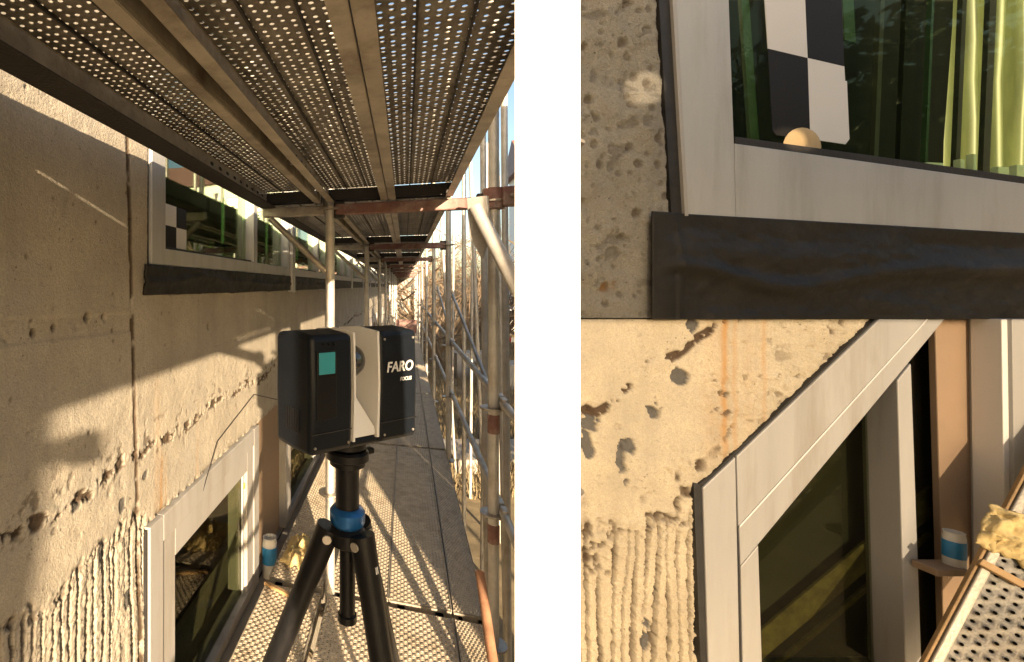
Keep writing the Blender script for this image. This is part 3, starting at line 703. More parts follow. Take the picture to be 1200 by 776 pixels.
# ================================================================== SCANNER ON TRIPOD
d0 = 0.93
Pc = P(407, 450, d0)
al = math.radians(29)
ex = RGT * math.cos(al) + FWD * math.sin(al)        # along the scanner's long side
ey = -RGT * math.sin(al) + FWD * math.cos(al)       # to its back
def S(x, y, z): return Pc + ex * x + ey * y + UP * z
sc = thing('laser_scanner', 'dark laser scanner with teal screen and white mirror housing on a tripod', 'scanner', S(0, 0, -0.1))
def shell(x0, x1, y0, y1, z0, z1, name, m, bulge=0.006, bev=0.012, par=sc):
    b = MB(); n = 8
    fr = []; bk = []
    # rounded profile in x, slightly bowed top and front
    N = 9; xsn = np.linspace(x0, x1, N)
    vv = []
    for xx in xsn:
        tt = (xx - x0) / (x1 - x0) * 2 - 1
        kx = 1 - 0.0 * tt * tt
        ring = []
        for (yy, zz2) in ((y0, z0), (y0 - bulge * 0.5, (z0 + z1) / 2), (y0, z1), ((y0 + y1) / 2, z1 + bulge), (y1, z1), (y1 + bulge * 0.5, (z0 + z1) / 2), (y1, z0), ((y0 + y1) / 2, z0 - bulge * 0.5)):
            ring.append(S(xx, yy, zz2))
        vv.append(ring)
    i0 = 0
    for r in vv: b.v += [tuple(p) for p in r]
    for a in range(N - 1):
        for k in range(8):
            j = (k + 1) % 8; b.f.append((a*8+k, a*8+j, (a+1)*8+j, (a+1)*8+k)); b.m.append(0)
    b.f.append(tuple(range(8))); b.f.append(tuple((N-1)*8 + k for k in reversed(range(8)))); b.m += [0, 0]
    return b.build(name, m, par, smooth=True, bevel=bev, seg=3)
D2 = 0.056
shell(-0.128, -0.034, -D2, D2, -0.104, 0.104, 'screen_housing', M_SCAN, bev=0.010)
shell(0.030, 0.128, -D2, D2, -0.104, 0.104, 'motor_housing', M_SCAN, bev=0.008)
shell(-0.120, 0.120, -D2 + 0.006, D2 - 0.006, -0.106, -0.088, 'base_shell', M_SCAN, 0.002, 0.006)
shell(-0.0335, -0.029, -D2 - 0.001, D2, -0.092, 0.106, 'white_cheek', M_SCANW, 0.006, 0.002)
shell(0.024, 0.0295, -D2 - 0.001, D2, -0.092, 0.106, 'white_cheek', M_SCANW, 0.006, 0.002)
w = MB().prism([S(-0.0285, -D2 + 0.002, -0.0875), S(0.0235, -D2 + 0.002, -0.0875), S(0.0235, -D2 + 0.004, -0.074), S(-0.0285, -D2 + 0.03, 0.020)],
               [S(-0.0285, D2 - 0.004, -0.0875), S(0.0235, D2 - 0.004, -0.0875), S(0.0235, D2 - 0.004, -0.074), S(-0.0285, D2 - 0.004, 0.035)])
w.build('white_wedge', M_SCANW, sc, bevel=0.003)
MB().lathe(S(-0.0285, -0.020, 0.050), ex, [(0.0, 0.045), (0.012, 0.043), (0.025, 0.034), (0.033, 0.018), (0.034, 0.0)], 28).build('mirror_drum', M_MIRROR, sc, smooth=True)
MB().boxv(S(-0.095, -D2 - 0.0042, 0.056), ex * 0.0175, ey * 0.0012, UP * 0.019).build('screen', M_TEAL, sc, bevel=0.001)
MB().boxv(S(-0.095, -D2 - 0.0032, 0.018), ex * 0.0215, ey * 0.0012, UP * 0.060).build('screen_bezel', M_BLACK, sc, bevel=0.001)
for q in range(3):
    MB().tube(S(-0.10 + q * 0.012, -D2 - 0.0035, 0.088), S(-0.10 + q * 0.012, -D2 - 0.0015, 0.088), 0.003, n=10).build('button', M_BLACK, sc)
def lettering(txt, size, c, name, parent, m, shear=0.15, right=ex, up=UP, nrm=-ey):
    cu = bpy.data.curves.new('t', 'FONT'); cu.body = txt; cu.size = size; cu.shear = shear; cu.extrude = 0.0004; cu.offset = size * 0.02
    cu.align_x = 'CENTER'; cu.align_y = 'CENTER'
    o = bpy.data.objects.new('t', cu); COL.objects.link(o)
    me = bpy.data.meshes.new_from_object(o.evaluated_get(bpy.context.evaluated_depsgraph_get()))
    bpy.data.objects.remove(o)
    vs = np.array([list(q.co) for q in me.vertices]); fs = [tuple(p.vertices) for p in me.polygons]
    v = np.asarray(c) + vs[:, :1] * right + vs[:, 1:2] * up + vs[:, 2:3] * nrm
    return link_mesh(name, v, fs, m, parent)
lettering('FARO', 0.027, S(0.079, -D2 - 0.0040, 0.036), 'lettering', sc, M_SCANW)
lettering('FOCUS', 0.0095, S(0.094, -D2 - 0.0044, 0.012), 'lettering', sc, M_SCANW)
for (sx_, sz_) in ((-0.118, -0.09), (-0.045, -0.09), (0.042, -0.09), (0.117, -0.09), (0.117, 0.09), (0.042, 0.09)):
    MB().tube(S(sx_, -D2 - 0.0022, sz_), S(sx_, -D2 + 0.002, sz_), 0.0024, n=10).build('screw', M_STEEL, sc)
for q in range(6):
    MB().boxv(S(-0.1285, -0.02 + 0.008 * q, -0.05), ex * 0.0012, ey * 0.0018, UP * 0.020).build('vent_slot', M_BLACK, sc)
MB().boxv(S(-0.081, -D2 - 0.0012, -0.066), ex * 0.043, ey * 0.0012, UP * 0.0007).build('seam', M_MIRROR, sc)
MB().boxv(S(0.079, -D2 - 0.0012, -0.066), ex * 0.046, ey * 0.0012, UP * 0.0007).build('seam', M_MIRROR, sc)
MB().lathe(S(0, 0, -0.125), UP, [(0.03, 0), (0.036, 0.004), (0.036, 0.018), (0.030, 0.0205)], 28).build('mount_ring', M_BLACK, sc, smooth=True)

hub = S(0, 0, -0.27)
tr = thing('tripod', 'black carbon tripod with a blue collar standing on the perforated planks', 'tripod', np.array([hub[0], hub[1], H - 1.6]))
MB().lathe(S(0, 0, -0.1255), -UP, [(0.036, 0), (0.041, 0.004), (0.041, 0.018), (0.034, 0.022), (0.034, 0.030), (0.024, 0.034), (0.023, 0.040)], 28).build('quick_clamp', M_BLACK, tr, smooth=True)
MB().boxv(S(0.045, -0.004, -0.137), ex * 0.016, ey * 0.007, UP * 0.006).build('clamp_lever', M_BLACK, tr, bevel=0.003)
MB().tube(S(0, 0, -0.16), S(0, 0, -0.242), 0.0225, n=24).build('head_column', M_BLACK, tr, smooth=True)
MB().lathe(S(0, 0, -0.238), -UP, [(0.022, 0), (0.030, 0.003), (0.034, 0.008), (0.034, 0.026), (0.031, 0.033), (0.026, 0.037)], 28).build('blue_collar', M_BLUE, tr, smooth=True)
MB().lathe(S(0, 0, -0.276), -UP, [(0.026, 0), (0.036, 0.006), (0.036, 0.030), (0.024, 0.038)], 24).build('hub', M_BLACK, tr, smooth=True)
MB().lathe(S(0, 0, -0.31), -UP, [(0.0150, 0), (0.0150, 0.135), (0.018, 0.137), (0.018, 0.150), (0.008, 0.155)], 20).build('centre_column', M_BLACK, tr, smooth=True)
def leg(dr, df, foot_drop):
    up0 = hub + (RGT * dr + FWD * df) / math.hypot(dr, df) * 0.036 + UP * -0.012
    ft = np.array(hub) + RGT * dr + FWD * df; ft[2] = H - 1.6 + 0.022
    dv = ft - up0; L = np.linalg.norm(dv); dv /= L
    a = MB().tube(up0 + dv * 0.06, up0 + dv * 0.50, 0.0215, 0.0210, 18).build('leg', M_CARBON, tr, smooth=True)
    MB().tube(up0 + dv * -0.004, up0 + dv * 0.10, 0.0245, 0.0220, 18).build('leg_hinge', M_BLACK, a, smooth=True)
    side = np.cross(dv, UP); side /= np.linalg.norm(side)
    MB().tube(up0 + dv * 0.012 - side * 0.026, up0 + dv * 0.012 + side * 0.026, 0.0085, n=14).build('hinge_bolt', M_STEEL, a, smooth=True)
    MB().tube(up0 + dv * 0.48, up0 + dv * 0.545, 0.0225, n=16).build('twist_lock', M_BLACK, a, smooth=True)
    MB().tube(up0 + dv * 0.54, up0 + dv * 0.86, 0.0135, n=14).build('lower_section', M_CARBON, a, smooth=True)
    MB().tube(up0 + dv * 0.84, up0 + dv * 0.89, 0.016, n=14).build('twist_lock', M_BLACK, a, smooth=True)
    MB().tube(up0 + dv * 0.88, ft, 0.011, n=12).build('lower_section', M_CARBON, a, smooth=True)
    MB().tube(ft - dv * 0.02, ft - UP * 0.018, 0.016, 0.019, n=14).build('rubber_foot', M_BLACK, a, smooth=True)
    return up0, dv, side
leg(-0.47, 0.05, 0)
u0, dv, sd_ = leg(0.17, -0.22, 0)
leg(0.30, 0.26, 0)
nrm = np.cross(sd_, dv); nrm = -nrm if np.dot(nrm, EYE - u0) < 0 else nrm
lettering('II', 0.016, u0 + dv * 0.055 + nrm * 0.0242, 'lettering', tr, M_SCANW, 0, right=sd_ if np.dot(sd_, RGT) > 0 else -sd_, up=-dv, nrm=nrm)

# small things on the wall-side plank
def crumple(name, c, ax, ay, az, sx, sy, sz, m, seed, label, cat):
    n = 26; uu, vv = np.meshgrid(np.linspace(-1, 1, n), np.linspace(-1, 1, n))
    hh = np.abs(fbm(uu + 5, vv + 3, 0.55, 4, seed) - 0.5) * 2.4 + fbm(uu, vv, 0.2, 2, seed + 3) * 0.35
    edge_ = np.clip(1.1 - np.maximum(np.abs(uu), np.abs(vv)) ** 3, 0, 1)
    du = (fbm(uu + 9, vv, 0.4, 3, seed + 6) - 0.5) * 0.5; dvv = (fbm(uu, vv + 9, 0.4, 3, seed + 8) - 0.5) * 0.5
    pts = np.asarray(c) + ((uu + du) * sx)[..., None] * ax + ((vv + dvv) * sy)[..., None] * ay + ((hh * edge_ + 0.05) * sz)[..., None] * az
    o = link_mesh(name, pts.reshape(-1, 3), grid_faces(n, n, np.ones((n-1, n-1), bool)), m)
    o.modifiers.new('thick', 'SOLIDIFY').thickness = 0.002
    return tag(o, label, cat)
X3, Y3, Z3 = np.eye(3)
crumple('yellow_rag', W(-0.575, 2.80, -1.59), X3, Y3, Z3, 0.12, 0.17, 0.10, M_YELLOW, 90, 'crumpled yellow rag lying on the wall-side scaffold plank', 'rag')
tag(MB().boxv(W(-0.60, 2.40, -1.584), (0.115, -0.05, 0), (0.004, 0.010, 0), (0, 0, 0.008)).build('wooden_stick', M_WOOD, bevel=0.002), 'short wooden stick lying across the wall-side plank near the rag', 'stick')

# ================================================================== WHITE BOARD BESIDE THE WALK
a = MB()
fr = [P(603.5, 790, 0.60), P(680, 790, 0.60), P(680, -30, 0.60), P(603.5, -30, 0.60)]
for p in fr[:2]: p[2] = H - 1.594
for p in fr[2:]: p[2] = H + 0.424
w_ = 0.017
a.prism(fr, [fr[0] + FWD * 0.03 + RGT * w_, fr[1] + FWD * 0.03 - RGT * 0.0, fr[2] + FWD * 0.03, fr[3] + FWD * 0.03 + RGT * w_])
tag(a.build('white_board', M_WHITE), 'tall narrow white painted board standing upright beside the scaffold walk', 'board')

# ================================================================== UPPER WALL SAMPLE WITH WINDOW CORNER
DS = 1.60
def px_grid(x0, x1, y0, y1, step):
    xs_ = np.arange(x0, x1 + step * 0.5, step); ys_ = np.arange(y0, y1 + step * 0.5, step)
    return np.meshgrid(xs_, ys_)
def relief(name, X_, Y_, h_, d, keep, m, parent=None, loc=None):
    pts = EYE + ((X_ - CX) / FPX * d)[..., None] * RGT + ((CY - Y_) / FPX * d)[..., None] * UP + (d - h_)[..., None] * FWD
    o = link_mesh(name, pts.reshape(-1, 3), grid_faces(X_.shape[0], X_.shape[1], keep), m, parent, loc)
    if m is M_MEMB: smooth_all(o)
    return o
cen = lambda A_: (A_[:-1, :-1] + A_[1:, 1:]) / 2
jl = lambda y: 770 + (y + 0) / 250 * 16            # left edge of the black joint
X_, Y_ = px_grid(666, 790, -40, 372.5, 1.5)
um, vm = X_ * DS / FPX, Y_ * DS / FPX
hh = (fbm(um, vm, 0.22, 4, 101) - 0.5) * 0.034 + (fbm(um + 3, vm, 0.07, 4, 102) - 0.5) * 0.030 + (fbm(um, vm, 0.016, 2, 103) - 0.5) * 0.005
PU = pits(um, vm, 150, (um.min(), um.max(), vm.min(), vm.max()), 0.005, 0.018, 0.012, 104); hh += PU; CRV = sstep(0.60, 0.70, fbm(um, vm, 0.05, 5, 107)); hh -= 0.006 * CRV
hh *= 1 - sstep(-16, -2, X_ - jl(Y_)) * 0.9 * (Y_ < 262) - sstep(-14, 0, X_ - 757) * 0.9 * (Y_ >= 262)
hh -= 0.012 * sstep(-3, 1, X_ - jl(Y_) + (fbm(um * 0, vm, 0.04, 3, 105) - 0.5) * 7)
hh += NR.uniform(-1, 1, hh.shape) * 0.0012
br = sstep(9, 4, np.hypot((X_ - 712) / 1.3, Y_ - 336) + (fbm(um, vm, 0.03, 2, 106) - 0.5) * 10)
hh -= 0.02 * br
keep = np.ones((X_.shape[0]-1, X_.shape[1]-1), bool)
keep &= ~((cen(X_) > jl(cen(Y_)) + 3) & (cen(Y_) < 262))
up_s = thing('wall_sample', 'grey concrete wall piece with the window corner, upper of the two on the right', 'wall', P(720, 373, DS))
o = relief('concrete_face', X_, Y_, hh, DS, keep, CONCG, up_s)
stain_shade_attr(o, br * 0.9, 0.45 * CRV, np.clip(-PU / 0.010, 0, 1) * 0.6 + br * 0.3)  # last channel paints the shade of the pits
b = MB()                                            # body behind the face
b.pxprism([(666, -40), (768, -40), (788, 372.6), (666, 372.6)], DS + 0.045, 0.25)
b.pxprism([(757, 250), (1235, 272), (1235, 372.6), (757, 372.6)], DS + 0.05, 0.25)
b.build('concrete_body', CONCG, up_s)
# black joint and membrane
tag(MB().pxprism([(770, -40), (786, -40), (804, 253), (787, 252)], DS - 0.006, 0.06).build('joint_seal', M_SEAL), 'black vertical joint between grey concrete and the pale window stile, upper right', 'seal')
X_, Y_ = px_grid(757, 1236, 0, 140, 2.0)
top = 249 + (X_ - 757) / 441 * 25
tt = Y_ / 140
Yr = top + (374 - top) * tt
um, vm = X_ * DS / FPX, Yr * DS / FPX
crease = np.exp(-((Yr - (318 + 22 * np.sin((X_ - 830) / 75) * np.exp(-((X_ - 880) / 120) ** 2))) / 9) ** 2) * 0.020
crease += np.exp(-((Yr - 300 - (X_ - 900) * 0.04) / 14) ** 2) * 0.012
vert = np.exp(-((X_ - 789) / 3) ** 2) * 0.008
hh = (fbm(um, vm * 1.9, 0.26, 4, 110) - 0.5) * 0.060 + crease * 1.4 + vert + (fbm(um, vm, 0.03, 2, 112) - 0.5) * 0.002
hh = hh * sstep(0.0, 0.22, tt) * 0.8 * sstep(757, 800, X_) + 0.012 * sstep(800, 770, X_) + 0.006
mm_ = relief('sealing_membrane', X_, Yr, hh + 0.004, DS, np.ones((X_.shape[0]-1, X_.shape[1]-1), bool), M_MEMB)
mm_.modifiers.new('thick', 'SOLIDIFY').thickness = 0.004
tag(mm_, 'wide wrinkled black membrane below the pale window rail, upper right', 'sealing strip')
# window corner
uw = thing('window_corner', 'pale grey window corner with green glass set in the upper grey concrete piece', 'window', P(803, 252, DS))
DF = DS - 0.012
MB().pxprism([(789, -40), (853, -40), (860.5, 168), (862.5, 257), (804, 254), (800, 200)], DF, 0.07).build('frame_stile', M_FRAMEG, uw, bevel=0.003)
MB().pxprism([(862.7, 257.2), (860.9, 168), (1236, 220), (1236, 278)], DF + 0.0015, 0.07).build('frame_rail', M_FRAMEG, uw, bevel=0.003)
MB().pxprism([(786, -40), (791, -40), (807, 253), (803, 253)], DF - 0.006, 0.02).build('edge_strip', M_FRAME, uw, bevel=0.001)
MB().pxprism([(861.5, 160), (1236, 212), (1236, 221), (861.5, 169)], DF + 0.012, 0.03).build('glazing_bead', M_DARKSTEEL, uw, bevel=0.002)
MB().pxprism([(835, -60), (1260, -60), (1260, 235), (835, 190)], DS + 0.055, 0.006).build('pane', M_GLASSU, uw)
for pts in ([(866, -40), (875, -40), (890, 168), (880, 168)],):
    MB().pxprism(pts, DS + 0.075, 0.012).build('glass_edge', M_GREENGL, uw)
tag(MB().pxprism([(986, -40), (998, -40), (1003, 50), (990, 47)], DS + 0.10, 0.02).build('green_strip', M_GREENGL), 'short pale green strip hanging behind the green glass', 'strip')
# chequered target
ts = thing('target_sheet', 'large black and white chequered target sheet on the green glass, upper right', 'target', P(945, 170, DS + 0.05))
DT = DS + 0.048
c0, c1, c2 = (892, -60), (941, -60), (984, -60); m0, m1, m2 = (900, 57), (946.5, 68), (989.5, 78)
MB().pxprism([c0, c1, m1, m0], DT, 0.002).build('white_field', M_PAPERW, ts); MB().pxprism([c1, c2, m2, m1], DT, 0.002).build('black_field', M_PAPERB, ts)
MB().pxprism([m0, m1, (949.5, 163), (910, 158.5), (905, 153)], DT, 0.002).build('black_field', M_PAPERB, ts)
MB().pxprism([m1, m2, (990.5, 95), (992.5, 95), (995.5, 163), (991, 169), (949.5, 163)], DT, 0.002).build('white_field', M_PAPERW, ts)
# stand-ins for the light spot, the reflections and the dark interior in the glass
tag(MB().lathe(P(940, 172, DT - 0.001), -FWD, [(0.066, 0.0), (0.064, 0.0015), (0.050, 0.003), (0.030, 0.004), (0.0, 0.0045)], 24).build('light_spot_disc', M_SPOT, smooth=True), 'pale ochre disc standing for a light spot at the foot of the large chequered target', 'light_spot')  # disc imitates a round light spot on the sheet
for k, (xa, xb_, m_) in enumerate(((1022, 1027, M_ROOM), (1052, 1062, M_DIM), (1082, 1085, M_GREENGL), (1118, 1123, M_ROOM), (1150, 1158, M_ROOM))):  # strips imitate layered reflections in the glass
    tag(MB().pxprism([(xa + 14, -90), (xb_ + 14, -90), (xb_, 240), (xa, 240)], DS + 0.25 + 0.02 * k, 0.015).build('reflection_strip', m_), '%s dim upright strip imitating a reflection, from the left behind the upper green glass' % ORD[k], 'strip', 'upright strips behind the green glass')
cu2, cv2 = np.meshgrid(np.linspace(1085, 1420, 120), np.linspace(-90, 330, 10))
pts = EYE + ((cu2 - CX) / FPX * 2.35)[..., None] * RGT + ((CY - cv2) / FPX * 2.35)[..., None] * UP + (2.35 + 0.035 * np.sin(cu2 / 6.0 + 2 * np.sin(cu2 / 31.0)) + 0.05 * (fbm(cu2 / 60, cv2 / 200, 1.0, 3, 140) - 0.5))[..., None] * FWD
gc = link_mesh('green_reflection', pts.reshape(-1, 3), grid_faces(10, 120, np.ones((9, 119), bool)), M_CURT); smooth_all(gc); gc.modifiers.new('thick', 'SOLIDIFY').thickness = 0.002  # folded sheet stands for the yellow green reflection
tag(gc, 'yellow green plastic sheet added as the reflection in the upper green glass', 'plastic sheet')
tag(MB().pxprism([(760, -140), (1122, -140), (1116, 30), (1106, 165), (1102, 330), (760, 330)], DS + 0.42, 0.03).build('dark_interior_board', M_DIM), 'dark board standing for the unlit interior behind the upper green glass', 'partition')  # near-black board put in for the dark interior
for k, (x0, x1, y0, y1) in enumerate(((1087, 1106, 190, 197), (1126, 1131, 186, 201), (1141, 1145, 180, 203), (1170, 1183, 195, 206), (1192, 1206, 193, 208))):  # blocks imitate far buildings mirrored in the glass
    tag(MB().pxprism([(x0, y0), (x1, y0 + 1), (x1, y1 + 12), (x0, y1 + 11)], DS + 0.13, 0.02).build('pale_box', M_CRATE, bevel=0.002),
        '%s pale block imitating a reflection, from the left at the lower edge of the green glass' % ORD[k], 'block', 'pale blocks behind the green glass')

# ================================================================== LOWER WALL SAMPLE WITH SLANTED WINDOW
def headY(x): return np.where(x < 863, 572 - (x - 823) * (37 / 40), 535 - (x - 863) * 0.9586)
X_, Y_ = px_grid(666, 1046, 374.2, 800, 1.4)
um, vm = X_ * DS / FPX, -Y_ * DS / FPX; vm2 = vm[::-1]
hh = (fbm(um, vm, 0.30, 4, 121) - 0.5) * 0.012 + (fbm(um, vm + 7, 0.05, 3, 122) - 0.5) * 0.005
hh += pits(um, Y_ * DS / FPX, 150, (um.min(), um.max(), (Y_ * DS / FPX).min(), (Y_ * DS / FPX).max()), 0.004, 0.012, 0.007, 123)
rough_z = sstep(0.45, 0.62, fbm(um, vm, 0.35, 3, 124)) * sstep(40, -30, (Y_ - 470) + (X_ - 760) * 0.75 - 110) * sstep(-60, 0, (Y_ - 440) + (X_ - 760) * 0.75)
hh += rough_z * (fbm(um, vm, 0.03, 3, 125) - 0.5) * 0.020
ys_l = 482 - (X_ - 690) * 0.655 + (fbm(um, vm * 0, 0.12, 3, 126) - 0.5) * 40
g = np.exp(-((Y_ - ys_l) / 7) ** 2) * (X_ < 870)
crk = sstep(0.46, 0.62, fbm(um, vm, 0.035, 3, 127))
hh += g * (0.004 - crk * 0.018); brown = sstep(0.25, 0.55, g * crk) * 1.0
spk = sstep(0.66, 0.72, fbm(um, vm, 0.03, 4, 141)) * rough_z; hh -= 0.008 * spk; brown += spk * 0.8
dark = np.zeros_like(X_)
for (cx_, cyy, rx_, ry_) in ((767, 481, 11, 13), (796, 441, 10, 11), (695, 493, 10, 14), (731, 545, 8, 22), (739, 528, 7, 12), (688, 520, 8, 14), (759, 750, 8, 18), (812, 383, 7, 9), (770, 700, 4, 12)):
    q = ((X_ - cx_) / rx_) ** 2 + ((Y_ - cyy) / ry_) ** 2 + (fbm(um, vm, 0.045, 4, 128) - 0.5) * 4.2
    gg = sstep(0.95, 0.78, q); hh -= gg * 0.012; dark += gg
    hh += gg * (fbm(um, vm, 0.03, 3, 129) - 0.5) * 0.022
rb0 = sstep(-22, 22, Y_ - (640 - (X_ - 690) * 0.35) + (fbm(um, vm, 0.06, 3, 130) - 0.5) * 130)
hh += rb0 * (ribs(um, vm, 0.038, 0.030, 131) - 0.004); brown += 0.95 * rb0 * RIBSHADE[0]  # frontal sun lights the grooves, so their shade is painted brown
ed = np.exp(-((Y_ - (628 - (X_ - 690) * 0.35) + (fbm(um, vm, 0.06, 3, 130) - 0.5) * 130) / 14) ** 2)
ec = sstep(0.50, 0.55, fbm(um, vm, 0.05, 4, 132)) * ed
hh += ed * (fbm(um, vm, 0.025, 3, 142) - 0.4) * 0.020 - 0.014 * ec; brown += 0.9 * ec
dist = headY(X_) - Y_                                # above the window head
near = np.exp(-np.clip(dist, 0, 99) / 6) * (X_ > 815)
hh -= near * sstep(0.38, 0.55, fbm(um, vm, 0.03, 3, 133)) * 0.020; brown += near * sstep(0.45, 0.6, fbm(um, vm, 0.03, 3, 133)) * 0.8
hh *= 1 - 0.85 * sstep(-9, 0, X_ - (816 + (Y_ - 565) / 211 * 12)) * (Y_ > 560)
rust = np.zeros_like(X_)
for (cx_, w_, a_) in ((850, 4, 0.75), (862, 3, 0.4), (897, 3, 0.4), (835, 12, 0.15), (880, 14, 0.12)):
    rust += a_ * np.exp(-((X_ - cx_ - (fbm(um * 0, vm, 0.2, 2, 134) - 0.5) * 8) / w_) ** 2) * sstep(575, 520, Y_) * (0.4 + fbm(um * 4, vm, 0.1, 3, 135))
hh += NR.uniform(-1, 1, hh.shape) * (0.0007 + 0.0020 * rb0 + 0.0015 * ed + 0.0012 * rough_z)
cxm, cym = cen(X_), cen(Y_)
jr = lambda y: 814 + (y - 565) / 211 * 12
keep = ~((cym > headY(cxm) - 1) & (cxm > jr(cym)) )
lo_s = thing('wall_sample', 'sunlit ochre concrete wall piece with ribs and rust, lower right', 'wall', P(760, 800, DS) * (1, 1, 0))
o = relief('concrete_face', X_, Y_, hh, DS, keep, CONCW, lo_s)
stain_shade_attr(o, rust, dark, brown)
b = MB()
b.pxprism([(666, 375), (1046, 375), (863, 545), (826, 580), (838, 800), (666, 800)], DS + 0.06, 0.24)
fr = [P(666, 800.5, DS + 0.02), P(1240, 800.5, DS + 0.02), P(1240, 800.5, DS + 0.02), P(666, 800.5, DS + 0.02)]
fr[2] = fr[2].copy(); fr[3] = fr[3].copy(); fr[2][2] = 0; fr[3][2] = 0
b.prism(fr, [p + FWD * 0.28 for p in fr])
b.build('concrete_body', CONCW, lo_s)
# window
lw = thing('slanted_window', 'beige window with slanting head and dark glass in the sunlit lower concrete piece', 'window', P(860, 776, DS))
DF = DS - 0.014
def lp(pts, d, dep, name, m, bv=0.003): return MB().pxprism(pts, d, dep).build(name, m, lw, bevel=bv)
lp([(824, 572), (862.2, 536), (867.5, 800), (831, 800)], DF, 0.08, 'outer_stile', M_FRAME)
lp([(863.6, 535), (1031, 374.2), (1086, 374.2), (865.6, 617), (864.4, 575)], DF, 0.08, 'outer_head', M_FRAME)
lp([(866.4, 618), (1087.4, 374.2), (1107.5, 374.2), (889, 638), (868, 663)], DF + 0.005, 0.09, 'sash_rail', M_FRAME)
lp([(868.2, 664), (889, 639), (894, 800), (871, 800)], DF + 0.005, 0.09, 'sash_stile', M_FRAME)
lp([(866.6, 616.6), (1086.2, 374.2), (1087.4, 374.2), (867.2, 618.2)], DF - 0.001, 0.01, 'groove_highlight', M_PAPERW, 0)  # white strip paints the highlight along the groove
lp([(1052, 446), (1068, 426), (1081, 800), (1062, 800)], DF + 0.006, 0.10, 'mullion', M_FRAME)
lp([(1045, 458), (1053.5, 448), (1063, 800), (1053, 800)], DF + 0.045, 0.07, 'mullion_step', M_FRAME)
lp([(1040, 466), (1047, 460), (1055, 800), (1047, 800)], DF + 0.085, 0.05, 'mullion_step', M_FRAMEG)
for (x, y) in ((1037, 497), (1049, 760)):
    lp([(x, y - 11), (x + 10, y - 11), (x + 10, y + 11), (x, y + 11)], DF + 0.082, 0.02, 'catch', M_BRASS, 0.002)
lp([(850, 374.6), (1230, 374.6), (1240, 800), (850, 800)], DS + 0.075, 0.006, 'pane', M_GLASSD, 0)
tag(MB().pxprism([(813, 566), (825, 569), (833, 800), (822, 800)], DS - 0.008, 0.05).build('joint_seal', M_SEAL, bevel=0.002), 'black joint between the ribbed ochre concrete and the slanted window', 'seal')
tag(MB().pxprism([(819, 568), (840, 551), (861, 530), (900, 494.5), (935, 460), (970, 427.5), (1000, 398), (1026, 374.2), (1032.5, 374.2), (863.5, 536.5), (823.5, 573)], DS - 0.008, 0.05).build('head_seal', M_SEAL), 'dark ragged joint above the slanted window head', 'seal')
tag(MB().pxprism([(1096, 374.4), (1152, 374.4), (1156, 640), (1150, 800), (1108, 800)], DS + 0.045, 0.02).build('infill_panel', M_BROWN, bevel=0.003), 'plain brown panel right of the slanted window mullion', 'panel')
nf = thing('jamb_frame', 'stepped grey and white window jamb at the right edge of the lower wall piece', 'window', P(1175, 800, DS))
for (x0, x1, dd, m) in ((1152, 1160, 0.03, M_FRAMEG), (1160, 1166, 0.015, M_FRAME), (1166, 1174, 0.0, M_FRAMEG), (1174, 1184, -0.02, M_PAPERW), (1186, 1240, -0.03, M_FRAME)):
    MB().pxprism([(x0, 374.4), (x1 - 0.6, 374.4), (x1 + 5, 800), (x0 + 6, 800)], DF + dd, 0.07).build('jamb_strip', m, nf, bevel=0.002)
MB().pxprism([(1153, 528), (1161, 528), (1161, 545), (1153, 545)], DF + 0.024, 0.01).build('catch', M_BRASS, nf, bevel=0.001)
# dark room behind, with ochre strips shaped as the yellow reflection in the glass
b = MB()
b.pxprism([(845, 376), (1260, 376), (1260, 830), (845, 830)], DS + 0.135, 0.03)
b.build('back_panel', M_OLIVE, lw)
tag(MB().pxprism([(862, 765), (1092, 570), (1092, 606), (862, 800)], DS + 0.092, 0.012).build('reflection_plank', M_OCHRE, bevel=0.003), 'ochre plank imitating the yellow reflection in the dark glass', 'plank')  # reflection built as an ochre plank
tag(MB().pxprism([(862, 818), (1092, 622), (1092, 629), (862, 828)], DS + 0.092, 0.010).build('reflection_batten', M_OCHRE, bevel=0.002), 'thin ochre batten imitating a reflection below the plank behind the dark glass', 'batten')
# perforated plank leaning in front, with its litter
A0 = P(1076, 800, 1.40); A1 = P(1232, 505, 1.50)
Lv = A1 - A0; Ln = np.linalg.norm(Lv); Lv = Lv / Ln
Wv = RGT * 0.05 - FWD * 0.09 - UP * 0.10; Wv -= Lv * np.dot(Wv, Lv); Wv /= np.linalg.norm(Wv)
Nv = np.cross(Lv, Wv); Nv = -Nv if np.dot(Nv, EYE - A0) < 0 else Nv
A0 = A0 - Lv * 0.9; Ln += 1.3
lp_ = thing('leaning_deck_plank', 'perforated steel plank sloping up at the lower right corner', 'scaffold plank', A0)
PWD = 0.17
nyy = int(Ln / 0.026)
v, f = perforated(7, nyy, PWD / 7, Ln / nyy, 0.0062, 0.0064, 0.75, 0.004, A0 + Wv * (PWD / 2 + 0.02), Wv, Lv, Nv)
link_mesh('deck_sheet', v, f, M_PLANKU, lp_)
MB().boxv(A0 + Wv * (PWD / 2 + 0.03) + Lv * Ln / 2 - Nv * 0.030, Wv * (PWD / 2 + 0.02), Lv * Ln / 2, Nv * 0.004).build('light_stop', M_DARKSTEEL, lp_)  # dark plate added to stop light through the holes
MB().boxv(A0 + Wv * 0.010 + Lv * Ln / 2 - Nv * 0.015, Wv * 0.0095, Lv * Ln / 2, Nv * 0.022).build('side_rail_gap', M_RAIL, lp_, bevel=0.003)
MB().boxv(A0 - Wv * 0.004 + Lv * Ln / 2 - Nv * 0.012, Wv * 0.004, Lv * Ln / 2, Nv * 0.012).build('edge_bead', M_WOOD, lp_, bevel=0.003)
